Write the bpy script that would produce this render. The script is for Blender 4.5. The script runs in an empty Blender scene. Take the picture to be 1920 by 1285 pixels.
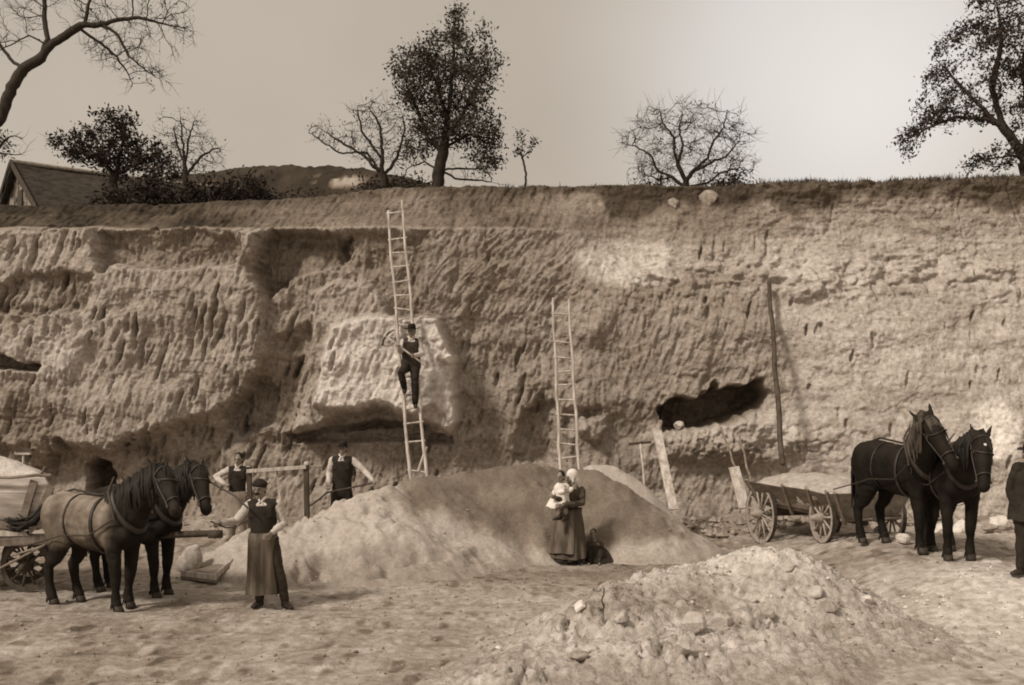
import bpy, math, random
import numpy as np
from mathutils import Vector, Matrix

sc = bpy.context.scene
COL = sc.collection
# ------------------------------------------------------------------ camera, sky, sun, exposure
F = 2059.0      # focal length in pixels of the 1920 px wide photograph
HY = 753.0      # row of the horizon
H = 2.67        # camera height above the quarry floor
cam_d = bpy.data.cameras.new('camera')
cam = bpy.data.objects.new('camera', cam_d); COL.objects.link(cam)
cam.location = (0, 0, H); cam.rotation_euler = (math.radians(90), 0, 0)
cam_d.sensor_width = 36.0; cam_d.lens = 36.0 * F / 1920.0
cam_d.shift_y = (HY - 642.5) / 1920.0
cam_d.clip_end = 3000
sc.camera = cam

LIGHT = Vector((0.66, 0.56, -0.80)).normalized()      # the way the sunlight travels
el = math.asin(-LIGHT.z); az = math.atan2(-LIGHT.x, -LIGHT.y)
w = bpy.data.worlds.new('World'); sc.world = w; w.use_nodes = True
nt = w.node_tree; nt.nodes.clear()
def N(t, **k):
    n = nt.nodes.new(t)
    for a, b in k.items(): setattr(n, a, b)
    return n
sky = N('ShaderNodeTexSky', sky_type='NISHITA', sun_disc=False, sun_elevation=el, sun_rotation=az, air_density=1.0, dust_density=3.0)
bw = N('ShaderNodeRGBToBW'); nt.links.new(sky.outputs[0], bw.inputs[0])
cv = N('ShaderNodeMapRange'); cv.inputs[1].default_value = 0; cv.inputs[2].default_value = 12; cv.inputs[3].default_value = 3.3; cv.inputs[4].default_value = 6.6   # an even veil of thin cloud flattens the sky's range
nt.links.new(bw.outputs[0], cv.inputs[0])
tc = N('ShaderNodeTexCoord'); nz = N('ShaderNodeTexNoise'); nz.inputs['Scale'].default_value = 2.2; nz.inputs['Detail'].default_value = 4
nt.links.new(tc.outputs['Generated'], nz.inputs['Vector'])
nr = N('ShaderNodeMapRange'); nr.inputs[1].default_value = .3; nr.inputs[2].default_value = .7; nr.inputs[3].default_value = .90; nr.inputs[4].default_value = 1.10
nt.links.new(nz.outputs[0], nr.inputs[0])
# a brighter, thinner patch in the cloud
dp = N('ShaderNodeVectorMath', operation='DISTANCE'); nrm = N('ShaderNodeVectorMath', operation='NORMALIZE')
gd = Vector((1560 - 960, F, HY - 110)).normalized(); nt.links.new(tc.outputs['Generated'], nrm.inputs[0]); nt.links.new(nrm.outputs[0], dp.inputs[0]); dp.inputs[1].default_value = gd
gm = N('ShaderNodeMapRange', interpolation_type='SMOOTHERSTEP'); gm.inputs[1].default_value = 0; gm.inputs[2].default_value = .30; gm.inputs[3].default_value = 1.55; gm.inputs[4].default_value = 1.0
nt.links.new(dp.outputs['Value'], gm.inputs[0])
m1 = N('ShaderNodeMath', operation='MULTIPLY'); m2 = N('ShaderNodeMath', operation='MULTIPLY')
nt.links.new(cv.outputs[0], m1.inputs[0]); nt.links.new(nr.outputs[0], m1.inputs[1]); nt.links.new(m1.outputs[0], m2.inputs[0]); nt.links.new(gm.outputs[0], m2.inputs[1])
tint = N('ShaderNodeVectorMath', operation='SCALE'); tint.inputs[0].default_value = (1.0, .870, .725)
nt.links.new(m2.outputs[0], tint.inputs['Scale'])
bg = N('ShaderNodeBackground'); bg.inputs[1].default_value = 0.120
out = N('ShaderNodeOutputWorld'); tn_ = N('ShaderNodeMapRange'); tn_.inputs[1].default_value = 1.0; tn_.inputs[2].default_value = 1.45; nt.links.new(gm.outputs[0], tn_.inputs[0])
mx = N('ShaderNodeMix', data_type='RGBA', blend_type='MULTIPLY'); mx.inputs['B'].default_value = (.98, 1.06, 1.20, 1); nt.links.new(tn_.outputs[0], mx.inputs['Factor']); nt.links.new(tint.outputs[0], mx.inputs['A'])
nt.links.new(mx.outputs['Result'], bg.inputs[0]); nt.links.new(bg.outputs[0], out.inputs[0])

sd = bpy.data.lights.new('sun', 'SUN'); sun = bpy.data.objects.new('sun', sd); COL.objects.link(sun)
sd.energy = 2.6; sd.angle = math.radians(8); sd.color = (1.0, .91, .80)
sun.rotation_euler = LIGHT.to_track_quat('-Z', 'Y').to_euler(); sun.location = (-20, -10, 25)
sc.view_settings.view_transform = 'Standard'; sc.view_settings.look = 'None'
sc.view_settings.exposure = 0.08; sc.view_settings.gamma = 1.0
sc.cycles.filter_width = 1.9
sc.cycles.max_bounces = 6

# ------------------------------------------------------------------ helpers
def PX(px, py, Y):
    return np.array([(px - 960) / F * Y, Y, H - (py - HY) * Y / F])
def S(v, sat=1.0):
    """brown-and-white colour of luminance v"""
    k = max(0.0, min(1.0, v / .5))
    g = .765 + .145 * k ** 1.2; b = .55 + .28 * k ** 1.2
    return (v * 1.08, v * 1.08 * (1 - (1 - g) * sat), v * 1.08 * (1 - (1 - b) * sat), 1)
def sstep(e0, e1, x):
    t = np.clip((x - e0) / (e1 - e0), 0, 1); return t * t * (3 - 2 * t)
def _hash(ix, iy, seed):
    h = (ix.astype(np.int64) * 374761393 + iy.astype(np.int64) * 668265263 + seed * 1442695041) & 0xffffffff
    h = ((h ^ (h >> 13)) * 1274126177) & 0xffffffff
    h = ((h ^ (h >> 16)) * 2246822519) & 0xffffffff
    return ((h ^ (h >> 15)) & 0xffff) / 65535.0
def vn(x, y, seed=0):
    x = np.asarray(x, float); y = np.asarray(y, float)
    ix = np.floor(x); iy = np.floor(y); fx = x - ix; fy = y - iy
    fx = fx * fx * fx * (fx * (fx * 6 - 15) + 10); fy = fy * fy * fy * (fy * (fy * 6 - 15) + 10)
    ix = ix.astype(np.int64); iy = iy.astype(np.int64)
    a = _hash(ix, iy, seed); b = _hash(ix + 1, iy, seed); c = _hash(ix, iy + 1, seed); d = _hash(ix + 1, iy + 1, seed)
    return (a + (b - a) * fx) * (1 - fy) + (c + (d - c) * fx) * fy       # 0..1
def fbm(x, y, o=4, seed=0, g=.5):
    s = 0; a = 1; t = 0; ca, sa = .8, .6
    for i in range(o):
        s = s + a * (vn(x, y, seed + i * 17) - .5); t += a; a *= g
        x, y = (x * ca - y * sa) * 2.03 + 11.3, (x * sa + y * ca) * 2.03 - 7.1
    return s / t * 2                                                     # about -1..1
def fbm0(x, y, o=4, seed=0, g=.5):                                       # without rotation, keeps stretching
    s = 0; a = 1; t = 0
    for i in range(o):
        s = s + a * (vn(x, y, seed + i * 17) - .5); t += a; a *= g
        x, y = x * 2.03 + 11.3, y * 2.03 - 7.1
    return s / t * 2
def ridge(n): return 1 - np.abs(n) * 2
def polydist(px, py, poly):
    """signed distance (pixels) to a polygon, positive inside"""
    d = np.full(px.shape, 1e9); ins = np.zeros(px.shape, bool); n = len(poly)
    for i in range(n):
        x0, y0 = poly[i]; x1, y1 = poly[(i + 1) % n]
        ex, ey = x1 - x0, y1 - y0
        t = np.clip(((px - x0) * ex + (py - y0) * ey) / (ex * ex + ey * ey), 0, 1)
        d = np.minimum(d, np.hypot(px - x0 - t * ex, py - y0 - t * ey))
        c = ((y0 > py) != (y1 > py)) & (px < ex * (py - y0) / (ey if ey else 1e-9) + x0)
        ins ^= c
    return np.where(ins, d, -d)

def tag(o, label=None, cat=None, group=None, kind=None):
    if label: o['label'] = label
    if cat: o['category'] = cat
    if group: o['group'] = group
    if kind: o['kind'] = kind
    return o
def empty(name, loc=(0, 0, 0), rz=0):
    o = bpy.data.objects.new(name, None); COL.objects.link(o); o.location = tuple(loc); o.rotation_euler = (0, 0, rz)
    o.empty_display_size = .2
    return o
def mesh_np(name, V, Fc, mat=None, parent=None, smooth=True, col=None):
    me = bpy.data.meshes.new(name)
    V = np.asarray(V, np.float32)
    if isinstance(Fc, np.ndarray):
        k = Fc.shape[1]; nf = len(Fc)
        me.vertices.add(len(V)); me.vertices.foreach_set('co', V.ravel())
        me.loops.add(nf * k); me.loops.foreach_set('vertex_index', Fc.ravel().astype(np.int32))
        me.polygons.add(nf); me.polygons.foreach_set('loop_start', np.arange(0, nf * k, k, dtype=np.int32))
        me.update(calc_edges=True)
    else:
        me.from_pydata([tuple(map(float, v)) for v in V], [], [tuple(f) for f in Fc])
    if smooth: me.polygons.foreach_set('use_smooth', np.ones(len(me.polygons), bool))
    if col is not None:
        a = me.color_attributes.new('tone', 'FLOAT_COLOR', 'POINT')
        c = np.ones((len(V), 4), np.float32); c[:, :3] = np.asarray(col, np.float32)[:, None] if np.ndim(col) == 1 else col
        a.data.foreach_set('color', c.ravel())
    me.validate(); me.update()
    o = bpy.data.objects.new(name, me); COL.objects.link(o)
    if mat: me.materials.append(mat)
    if parent: o.parent = parent
    return o
def grid_faces(nu, nv):
    i = np.arange(nu - 1)[None, :]; j = np.arange(nv - 1)[:, None]; a = (j * nu + i).ravel()
    return np.stack([a, a + 1, a + nu + 1, a + nu], 1)

# ------------------------------------------------------------------ materials
def mat(name, v, v2=None, scale=6.0, rough=.85, bump=.0, bscale=40.0, sat=1.0, stretch=(1, 1, 1), attr=False, spec=.25, lo=.35, hi=.65, mod=.0, modscale=1.2, detail=6):
    m = bpy.data.materials.new(name); m.use_nodes = True; t = m.node_tree; L = t.links.new
    b = t.nodes['Principled BSDF']; b.inputs['Roughness'].default_value = rough; b.inputs['Specular IOR Level'].default_value = spec
    tc = t.nodes.new('ShaderNodeTexCoord'); mp = t.nodes.new('ShaderNodeMapping'); mp.inputs['Scale'].default_value = stretch
    L(tc.outputs['Object'], mp.inputs[0])
    n = t.nodes.new('ShaderNodeTexNoise'); n.inputs['Scale'].default_value = scale; n.inputs['Detail'].default_value = detail; n.inputs['Roughness'].default_value = .6; L(mp.outputs[0], n.inputs['Vector'])
    if attr:      # soil layers and painted light and shade carried as a vertex value; noise varies it
        at = t.nodes.new('ShaderNodeVertexColor'); at.layer_name = 'tone'
        r = t.nodes.new('ShaderNodeMapRange'); r.inputs[1].default_value = lo; r.inputs[2].default_value = hi; r.inputs[3].default_value = 1 - v; r.inputs[4].default_value = 1 + v
        L(n.outputs[0], r.inputs[0])
        mu = t.nodes.new('ShaderNodeMath'); mu.operation = 'MULTIPLY'; L(at.outputs[0], mu.inputs[0]); L(r.outputs[0], mu.inputs[1])
        val = mu.outputs[0]
        cr = t.nodes.new('ShaderNodeValToRGB'); e = cr.color_ramp.elements
        e[0].position = 0; e[0].color = S(0.0); e[1].position = 1; e[1].color = S(1.0)
        for q in (.05, .12, .25, .4, .6): x = e.new(q); x.color = S(q)
        L(val, cr.inputs[0]); L(cr.outputs[0], b.inputs['Base Color'])
    else:
        cr = t.nodes.new('ShaderNodeValToRGB'); e = cr.color_ramp.elements
        e[0].position = lo; e[0].color = S(v, sat); e[1].position = hi; e[1].color = S(v if v2 is None else v2, sat)
        L(n.outputs[0], cr.inputs[0]); L(cr.outputs[0], b.inputs['Base Color'])
    if bump:
        n2 = t.nodes.new('ShaderNodeTexNoise'); n2.inputs['Scale'].default_value = bscale; n2.inputs['Detail'].default_value = 5; n2.inputs['Roughness'].default_value = .65; L(mp.outputs[0], n2.inputs['Vector'])
        bp = t.nodes.new('ShaderNodeBump'); bp.inputs['Strength'].default_value = 1.0; bp.inputs['Distance'].default_value = bump; L(n2.outputs[0], bp.inputs['Height']); L(bp.outputs[0], b.inputs['Normal'])
    return m
M = {}
M['cliff'] = mat('quarry_soil', .22, scale=12, bump=.035, bscale=20, attr=True, rough=.95, spec=.1)
M['ground'] = mat('trodden_sand', .24, scale=9, bump=.022, bscale=22, attr=True, rough=.95, spec=.1)
M['sand'] = mat('heaped_sand', .13, scale=18, bump=.015, bscale=45, attr=True, rough=.95, spec=.1)
M['rubble'] = mat('rubble', .22, scale=13, bump=.03, bscale=30, attr=True, rough=.95, spec=.1)
M['stone'] = mat('pale_stone', .40, .56, scale=7, bump=.02, bscale=25)
M['stone2'] = mat('grey_stone', .24, .42, scale=9, bump=.02, bscale=30)
M['stone_white'] = mat('chalk_block', .55, .78, scale=6, bump=.02, bscale=20)
M['bark'] = mat('bark', .030, .055, scale=14, bump=.01, bscale=40, stretch=(1, 1, .3))
M['bark2'] = mat('grey_bark', .03, .055, scale=12, bump=.01, bscale=40, stretch=(1, 1, .3))
M['leaf'] = mat('leaf', .030, .062, scale=3)
M['leaf_dark'] = mat('dark_leaf', .025, .05, scale=3)
M['grass'] = mat('dry_grass', .04, .10, scale=4)
M['wood_pale'] = mat('pale_wood', .30, .58, scale=12, stretch=(1, 1, .12), bump=.004, bscale=40)
M['wood_mid'] = mat('weathered_wood', .14, .27, scale=10, stretch=(.4, 1, 1), bump=.006, bscale=30)
M['wood_dark'] = mat('dark_wood', .05, .10, scale=10, stretch=(1, 1, .2), bump=.006, bscale=30)
M['wood_cart'] = mat('cart_boards', .34, .58, scale=9, stretch=(.25, 1, 1), bump=.006, bscale=30)
M['wood_wagon'] = mat('wagon_boards', .09, .17, scale=10, stretch=(1, .2, 1), bump=.008, bscale=30)
M['wood_wheel'] = mat('wheel_wood', .24, .42, scale=14, bump=.004, bscale=40)
M['iron'] = mat('iron', .03, .07, scale=20, rough=.6, spec=.5)
M['roof'] = mat('old_thatch', .025, .08, scale=3.5, bump=.06, bscale=14, stretch=(1, 1, 2.0))
M['plaster'] = mat('flaking_plaster', .04, .30, scale=2.6, lo=.42, hi=.56, bump=.01, bscale=20)

# ------------------------------------------------------------------ ground height
def ground_z(x, y):
    x = np.asarray(x, float); y = np.asarray(y, float)
    z = .46 * sstep(3.7, 5.8, x) * sstep(11.0, 13.6, y) * (1 - .5 * sstep(17.5, 20, y)) + .06 * sstep(1.5, 7, x)
    z = z + .30 * sstep(20.0, 22.5, y) * (1 - .5 * sstep(2, 7, x))
    z = z + .045 * fbm(x * .5, y * .7, 3, 5) + .018 * fbm(x * 1.7, y * 2.6, 3, 9) 
    # wheel ruts swinging past the heaps
    for c, a in ((13.2, .05), (14.6, .035), (12.15, .035), (11.1, .03)):
        yy = c + .05 * (x + 1) ** 1 * 0.9 + .25 * np.sin(x * .35)
        z = z - a * np.exp(-((y - yy) / .16) ** 2) * sstep(4.5, 1, x)
    return z
def gz(x, y): return float(ground_z(np.array([x]), np.array([y]))[0])
def feet(px, py):
    """ground point seen at a pixel"""
    Y = F * H / (py - HY)
    for _ in range(30):
        Y = .5 * Y + .5 * F * (H - gz((px - 960) / F * Y, Y)) / (py - HY)
    x = (px - 960) / F * Y
    return np.array([x, Y, gz(x, Y)])

def axis(a, b, step, lo, hi, g=1.18):
    v = list(np.arange(a, b + step / 2, step)); s = step
    l = []; x = v[0]
    while x > lo: s *= g; x -= s; l.append(x)
    s = step; x = v[-1]; r = []
    while x < hi: s *= g; x += s; r.append(x)
    return np.array(l[::-1] + v + r)
xs = axis(-9.5, 12, .035, -60, 60); ys = axis(9.5, 23.6, .035, -30, 26.5)
X, Y = np.meshgrid(xs, ys); Z = ground_z(X, Y)
fine = .015 * fbm(X * 5, Y * 3, 4, 31, .6) + .007 * fbm(X * 17, Y * 11, 2, 33)
# small clods
cl = vn(X * 6, Y * 7, 71); hoofp = sstep(.72, .86, vn(X * 4.6 + 3, Y * 3.4, 73)); Z = Z - .014 * hoofp; Z = Z + fine + .022 * sstep(.80, .93, cl) * (.4 + sstep(1, 5, X))
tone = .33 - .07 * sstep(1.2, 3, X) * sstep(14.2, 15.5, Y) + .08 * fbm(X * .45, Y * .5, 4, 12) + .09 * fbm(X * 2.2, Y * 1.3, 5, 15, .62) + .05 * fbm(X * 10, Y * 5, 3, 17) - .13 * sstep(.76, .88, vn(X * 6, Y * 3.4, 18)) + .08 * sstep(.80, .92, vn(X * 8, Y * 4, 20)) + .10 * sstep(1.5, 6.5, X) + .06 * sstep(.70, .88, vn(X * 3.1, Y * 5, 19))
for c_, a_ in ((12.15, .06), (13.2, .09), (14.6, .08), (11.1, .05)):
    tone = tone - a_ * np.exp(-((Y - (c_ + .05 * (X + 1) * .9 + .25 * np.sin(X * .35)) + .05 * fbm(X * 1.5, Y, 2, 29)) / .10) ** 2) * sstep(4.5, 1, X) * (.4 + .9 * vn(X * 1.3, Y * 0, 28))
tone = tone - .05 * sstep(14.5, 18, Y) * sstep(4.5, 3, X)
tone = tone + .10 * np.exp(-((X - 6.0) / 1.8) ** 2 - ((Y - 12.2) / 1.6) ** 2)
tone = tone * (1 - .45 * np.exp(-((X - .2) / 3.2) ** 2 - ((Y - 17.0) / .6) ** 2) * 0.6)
V = np.stack([X, Y, Z], -1).reshape(-1, 3)
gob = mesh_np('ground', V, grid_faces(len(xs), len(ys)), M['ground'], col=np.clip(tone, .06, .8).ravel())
tag(gob, kind='structure')

# ------------------------------------------------------------------ quarry face
xs = axis(-11.6, 12.2, .026, -45, 45, 1.12); nv = 340
pxa = 960 + F * xs / 24.4
ztpx = np.array([-900, 0, 250, 400, 520, 620, 700, 830, 1000, 1200, 1250, 1380, 1450, 1600, 1750, 1920, 2300, 3200])
ztpy = np.array([395, 388, 386, 384, 376, 366, 358, 353, 350, 351, 354, 353, 350, 345, 340, 334, 322, 310])
def ztop_of(x):
    p = 960 + F * np.asarray(x, float) / 24.6
    e = np.interp(p, ztpx, ztpy)
    return H + (HY - e) * 24.6 / F
ztop = ztop_of(xs) + (.03 + .05 * sstep(4, 6.5, xs)) * fbm(xs * 1.4, xs * 0, 4, 3) + .02 * fbm(xs * 6, xs * 0 + 3, 2, 4)
vv = np.linspace(0, 1, nv)
Xc, VV = np.meshgrid(xs, vv); Zc = -.7 + VV * (ztop[None, :] + .7)
px = 960 + F * Xc / 23.2; py = HY - F * (Zc - H) / 23.2
LEFT = 1 - sstep(930, 1200, px)
lipy = 428 + 5 * fbm(px / 60, px * 0, 3, 8)
Yb = 22.9 + .35 * np.clip((860 - py) / 430, 0, 1.2)
topy = HY - F * (ztop[None, :] - H) / 23.2
ter = np.clip((lipy - py) / (lipy - topy + 1e-6), 0, 1)
Yb = Yb + LEFT * 1.15 * ter ** .8
Yb = Yb + (1 - LEFT) * (1.15 * sstep(640, 350, py) * .9)
Yb = Yb - 1.0 * sstep(1420, 1600, px) * sstep(560, 930, py)            # the right end runs out as a bank
wx = px + 13 * fbm(px / 45, py / 45, 4, 21) + 5 * fbm(px / 10, py / 10, 2, 26); wy = py + 13 * fbm(px / 45, py / 45, 4, 24) + 5 * fbm(px / 10, py / 10, 2, 27)
def region(poly, soft, off=0, warp=1.0):
    """1 inside the outline; the flank is 'soft' pixels wide"""
    x = px + (wx - px) * warp; y = py + (wy - py) * warp
    return sstep(-soft / 2 + off, soft / 2 + off, polydist(x, y, poly))
A = region([(-400, 432), (500, 432), (470, 500), (500, 560), (488, 640), (512, 660), (488, 700), (430, 765), (325, 800), (230, 838), (130, 832), (60, 900), (-400, 900)], 17)
B = region([(585, 552), (650, 530), (702, 540), (735, 592), (826, 598), (856, 665), (866, 790), (846, 832), (780, 790), (720, 765), (655, 770), (600, 800), (552, 812), (560, 720), (590, 650)], 15, warp=.6)
B2 = region([(635, 615), (700, 600), (824, 600), (854, 665), (864, 790), (850, 815), (800, 785), (730, 760), (650, 765), (600, 760), (615, 680)], 16, warp=.5)
C = region([(508, 430), (600, 432), (660, 446), (648, 486), (600, 505), (560, 512), (530, 540), (506, 560), (478, 505)], 13) + .45 * region([(640, 436), (800, 436), (792, 590), (748, 596), (712, 530), (640, 500)], 20)
Rr = region([(868, 600), (930, 500), (1030, 540), (1065, 640), (1050, 880), (872, 900), (876, 700)], 40)
Lft = region([(-400, 850), (130, 836), (235, 842), (330, 806), (430, 795), (540, 822), (850, 830), (850, 1100), (-400, 1100)], 36)
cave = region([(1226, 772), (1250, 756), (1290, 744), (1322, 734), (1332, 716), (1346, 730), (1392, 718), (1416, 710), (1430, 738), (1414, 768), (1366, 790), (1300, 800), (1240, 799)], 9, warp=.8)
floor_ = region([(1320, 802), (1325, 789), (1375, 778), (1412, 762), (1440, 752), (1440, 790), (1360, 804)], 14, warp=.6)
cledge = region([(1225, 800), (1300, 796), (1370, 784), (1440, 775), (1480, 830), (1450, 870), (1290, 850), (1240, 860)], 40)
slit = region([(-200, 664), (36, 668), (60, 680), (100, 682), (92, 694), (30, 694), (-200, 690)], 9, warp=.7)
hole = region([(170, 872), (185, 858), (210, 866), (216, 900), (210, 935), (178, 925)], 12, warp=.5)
under = region([(536, 812), (640, 800), (700, 790), (760, 792), (852, 806), (850, 832), (760, 826), (560, 828)], 13, warp=.4)
un2 = region([(596, 806), (622, 782), (700, 764), (742, 776), (752, 806)], 12, warp=.9)
un3 = region([(786, 806), (792, 776), (820, 760), (842, 776), (836, 808)], 12, warp=.9)
rec = region([(968, 862), (984, 770), (1010, 752), (1045, 768), (1040, 862)], 22)
rec2 = region([(1050, 800), (1062, 770), (1120, 762), (1100, 790), (1070, 812)], 16)
blk = region([(1085, 812), (1090, 790), (1130, 780), (1138, 806), (1110, 830)], 14)
pil = region([(1098, 560), (1190, 530), (1440, 525), (1440, 720), (1210, 790), (1110, 770), (1088, 640)], 70)
ltop = region([(180, 434), (300, 430), (440, 434), (455, 470), (440, 492), (330, 505), (250, 500), (205, 515), (186, 480)], 16)
D2 = region([(490, 650), (590, 600), (606, 700), (560, 800), (430, 806), (425, 772), (488, 706)], 18)
D3 = region([(20, 535), (50, 520), (180, 522), (190, 560), (170, 595), (120, 585), (60, 600), (10, 590)], 16)
lh2 = region([(430, 780), (440, 755), (490, 725), (520, 740), (500, 800), (440, 815)], 22)
w1 = region([(-300, 560), (110, 560), (185, 640), (150, 705), (-300, 700)], 30)
scoop = region([(1468, 545), (1480, 520), (1530, 500), (1545, 540), (1520, 562), (1480, 566)], 16)
Yw = Yb - .42 * A - .42 * B - .48 * B2 + .50 * C + .13 * Rr + .30 * Lft * (1 - sstep(880, 940, py)) + (1.25 - .75 * floor_) * cave - .32 * cledge
Yw = Yw + .7 * slit + .9 * hole + .55 * under + .35 * un2 + .35 * un3 + .45 * rec + .3 * rec2 - .3 * blk - .22 * pil + .66 * ltop + .35 * lh2 + .20 * D2 + .22 * D3 - .15 * w1 - .15 * scoop
# broad lumps, then cuts of the pick: long grooves running down the face
nat = sstep(1380, 1480, px) * 1.0                                       # natural rough bank, right
topb = LEFT * sstep(lipy, lipy - 8, py)
up = (1 - LEFT) * sstep(540, 500, py)
groov = 1 - np.clip(nat + up, 0, 1)
sq = fbm(px / 62, py / 44, 3, 171); sq2 = fbm(px / 30, py / 24, 3, 174)
Yw = Yw + groov * (.032 * (sstep(.10, .14, sq) + sstep(.34, .38, sq) - sstep(-.16, -.20, sq)) + .010 * (sstep(.12, .18, sq2) - sstep(-.2, -.26, sq2)))
Yw = Yw + nat * (.025 * (sstep(.10, .16, sq) - sstep(-.1, -.16, sq)))
Yw = Yw + .18 * fbm(px / 130, py / 110, 3, 41) + .07 * fbm(px / 42, py / 50, 3, 44)
def grooves(angle, wl, ln, seed):
    s = math.tan(math.radians(angle))
    u = px + s * (py - 600) + 14 * fbm(px / 70, py / 90, 2, seed + 5)
    n = fbm0(u / wl, py / ln, 3, seed, .45)
    return n
gv = grooves(6, 10, 62, 51); gd1 = grooves(42, 9, 42, 57); gd2 = grooves(18, 9, 60, 63)
w1d = sstep(740, 830, px) * sstep(1180, 1060, px) * sstep(640, 560, py) * sstep(400, 440, py)
w2d = sstep(1180, 1260, px) * sstep(1460, 1400, px)
gg = gv * (1 - w1d) * (1 - w2d) + gd1 * w1d + gd2 * w2d * (1 - w1d)
amp = (.024 + .042 * vn(px / 60, py / 60, 77) * vn(px / 23, py / 31, 78)) * groov * (1 - .75 * B2 * sstep(800, 740, py)) * (1 - .4 * topb)
Yw = Yw - amp * (np.abs(gg) * 2.2 - .35) 
pn = fbm0((px + .15 * py) / 15, py / 44, 2, 91, .4); pits = sstep(.30, .52, pn) * sstep(1120, 900, px) * (1 - B2) * (1 - topb) * sstep(-.1, .35, fbm(px / 90, py / 70, 2, 93))
Yw = Yw + .06 * pits
# single pick holes, short and steep, leaning to the right
prng = np.random.default_rng(42)
def cut(cx, cy, w_, l_, dep, tilt):
    c0, c1 = np.searchsorted(pxa * 0 + px[nv // 2], [cx - 90, cx + 90]); sl = (slice(None), slice(max(0, c0), c1))
    a = math.radians(tilt); dx = px[sl] - cx; dy = py[sl] - cy; u = dx * math.cos(a) + dy * math.sin(a); v = -dx * math.sin(a) + dy * math.cos(a)
    q = np.sqrt((u / w_) ** 2 + (v / l_) ** 2) + .22 * fbm(px[sl] / 9, py[sl] / 14, 2, 95); Yw[sl] += dep * sstep(1.15, .55, q)
zones = (((15, 215), (525, 600), 34, 13), ((60, 240), (610, 650), 12, 8), ((230, 330), (580, 690), 9, 16), ((370, 500), (500, 660), 26, 18), ((215, 330), (640, 700), 7, 14), ((300, 480), (640, 800), 20, 14), ((20, 180), (450, 515), 13, 16), ((0, 230), (720, 860), 26, 12), ((230, 560), (805, 900), 34, 17), ((500, 640), (560, 790), 20, 18), ((860, 1040), (640, 860), 22, 12), ((560, 840), (835, 930), 22, 12), ((1300, 1430), (540, 620), 14, 12), ((1450, 1900), (560, 860), 26, 8), ((1300, 1480), (400, 470), 6, 18))
for (x0, x1), (y0, y1), n_, L_ in zones:
    for _ in range(n_): cut(prng.uniform(x0, x1), prng.uniform(y0, y1), prng.uniform(2.6, 5.2), L_ * prng.uniform(.7, 1.9), prng.uniform(.04, .17), prng.uniform(4, 26)) if prng.random() < .8 else None
# rough natural soil right: crumbled ledges
lay = ridge(fbm0(px / 55, py / 16, 4, 101, .55)); lump = fbm(px / 22, py / 18, 4, 105, .6)
Yw = Yw - (nat * .6 + up * .5) * (.035 * lay) - (nat * .5 + up * .9 + .15) * .045 * lump
chunk = np.abs(fbm(px / 34, py / 30, 3, 111)); band = np.exp(-((py - 520 - 10 * np.sin(px / 60)) / 45) ** 2) * sstep(1120, 1220, px)
Yw = Yw - band * (.11 * (sstep(.0, .35, chunk) - .5) + .12 * fbm(px / 40, py / 16, 3, 113))
band2 = np.exp(-((py - 835) / 30) ** 2) * sstep(1230, 1290, px) * sstep(1620, 1480, px)
Yw = Yw - band2 * (.10 * (sstep(.0, .25, np.abs(fbm(px / 26, py / 22, 3, 131))) - .5) + .20 * fbm(px / 46, py / 26, 3, 133))
crk = sstep(.06, .0, np.abs(fbm0(px / 60, py / 260, 3, 117))) * sstep(560, 420, py) * (1 - LEFT)
Yw = Yw + .05 * crk * sstep(.45, .7, vn(px / 90, px * 0 + 4, 118))
Yw = Yw + topb * .05 * fbm0((px + .35 * py) / 9, py / 26, 3, 121)
Yw = Yw + .020 * fbm(px / 6, py / 6, 4, 119, .7) * (1 - .3 * B2) + .018 * np.abs(fbm(px / 12, py / 16, 4, 123, .6)) + (.010 + .020 * groov) * fbm0((px + .35 * py) / 5.5, py / 24, 2, 127, .5)
Yw = Yw - .9 * np.clip((py - 925) / 100, 0, 1) ** 1.4                     # foot of the face
near = np.abs(px - 960) / 1100
Yw = Yw - 6 * np.clip(near - 1.05, 0, 3) ** 1.3                          # the pit curves round on both sides
Yw[-1, :] = Yw[-2, :] + .03
# soil layers, with light and shade painted onto blocks and hollows
tn = .315 + .07 * fbm(px / 70, py / 60, 4, 141) + .04 * fbm0(px / 90, py / 12, 3, 145)
tn = tn + .045 * fbm(px / 11, py / 11, 4, 147, .65) * (1 + .6 * nat) - .07 * sstep(.72, .9, vn(px / 9, py / 12, 148)) * (.3 + vn(px / 60, py / 50, 149))
tn = tn + .24 * B2 + .05 * B + .04 * A  # sunlit jutting blocks painted lighter
tn = tn - .01 * Rr - .11 * C - .10 * ltop - .04 * D2 - .05 * D3 - .03 * sstep(760, 860, px) * sstep(1150, 1000, px) * sstep(640, 400, py)  # shade painted into the recesses below the lip and beside the blocks
tn = tn - LEFT * (topb * .12 + topb * .12 * sstep(560, 380, px)) - .03 * Lft * sstep(880, 700, px)
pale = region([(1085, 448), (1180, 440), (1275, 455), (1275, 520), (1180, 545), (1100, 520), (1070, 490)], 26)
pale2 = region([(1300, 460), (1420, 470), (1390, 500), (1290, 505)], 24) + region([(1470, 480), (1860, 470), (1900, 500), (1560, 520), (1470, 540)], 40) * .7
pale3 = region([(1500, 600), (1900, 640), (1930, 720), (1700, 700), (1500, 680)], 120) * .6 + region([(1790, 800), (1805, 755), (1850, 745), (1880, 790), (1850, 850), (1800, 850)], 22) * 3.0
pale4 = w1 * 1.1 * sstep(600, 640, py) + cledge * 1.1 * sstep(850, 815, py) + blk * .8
tn = tn + .24 * pale * (.45 + .75 * vn(px / 16, py / 12, 161)) + .12 * pale2 + .10 * pale3 + .10 * pale4 + .10 * nat + nat * .05 * fbm0(px / 120, py / 9, 3, 153)
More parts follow.
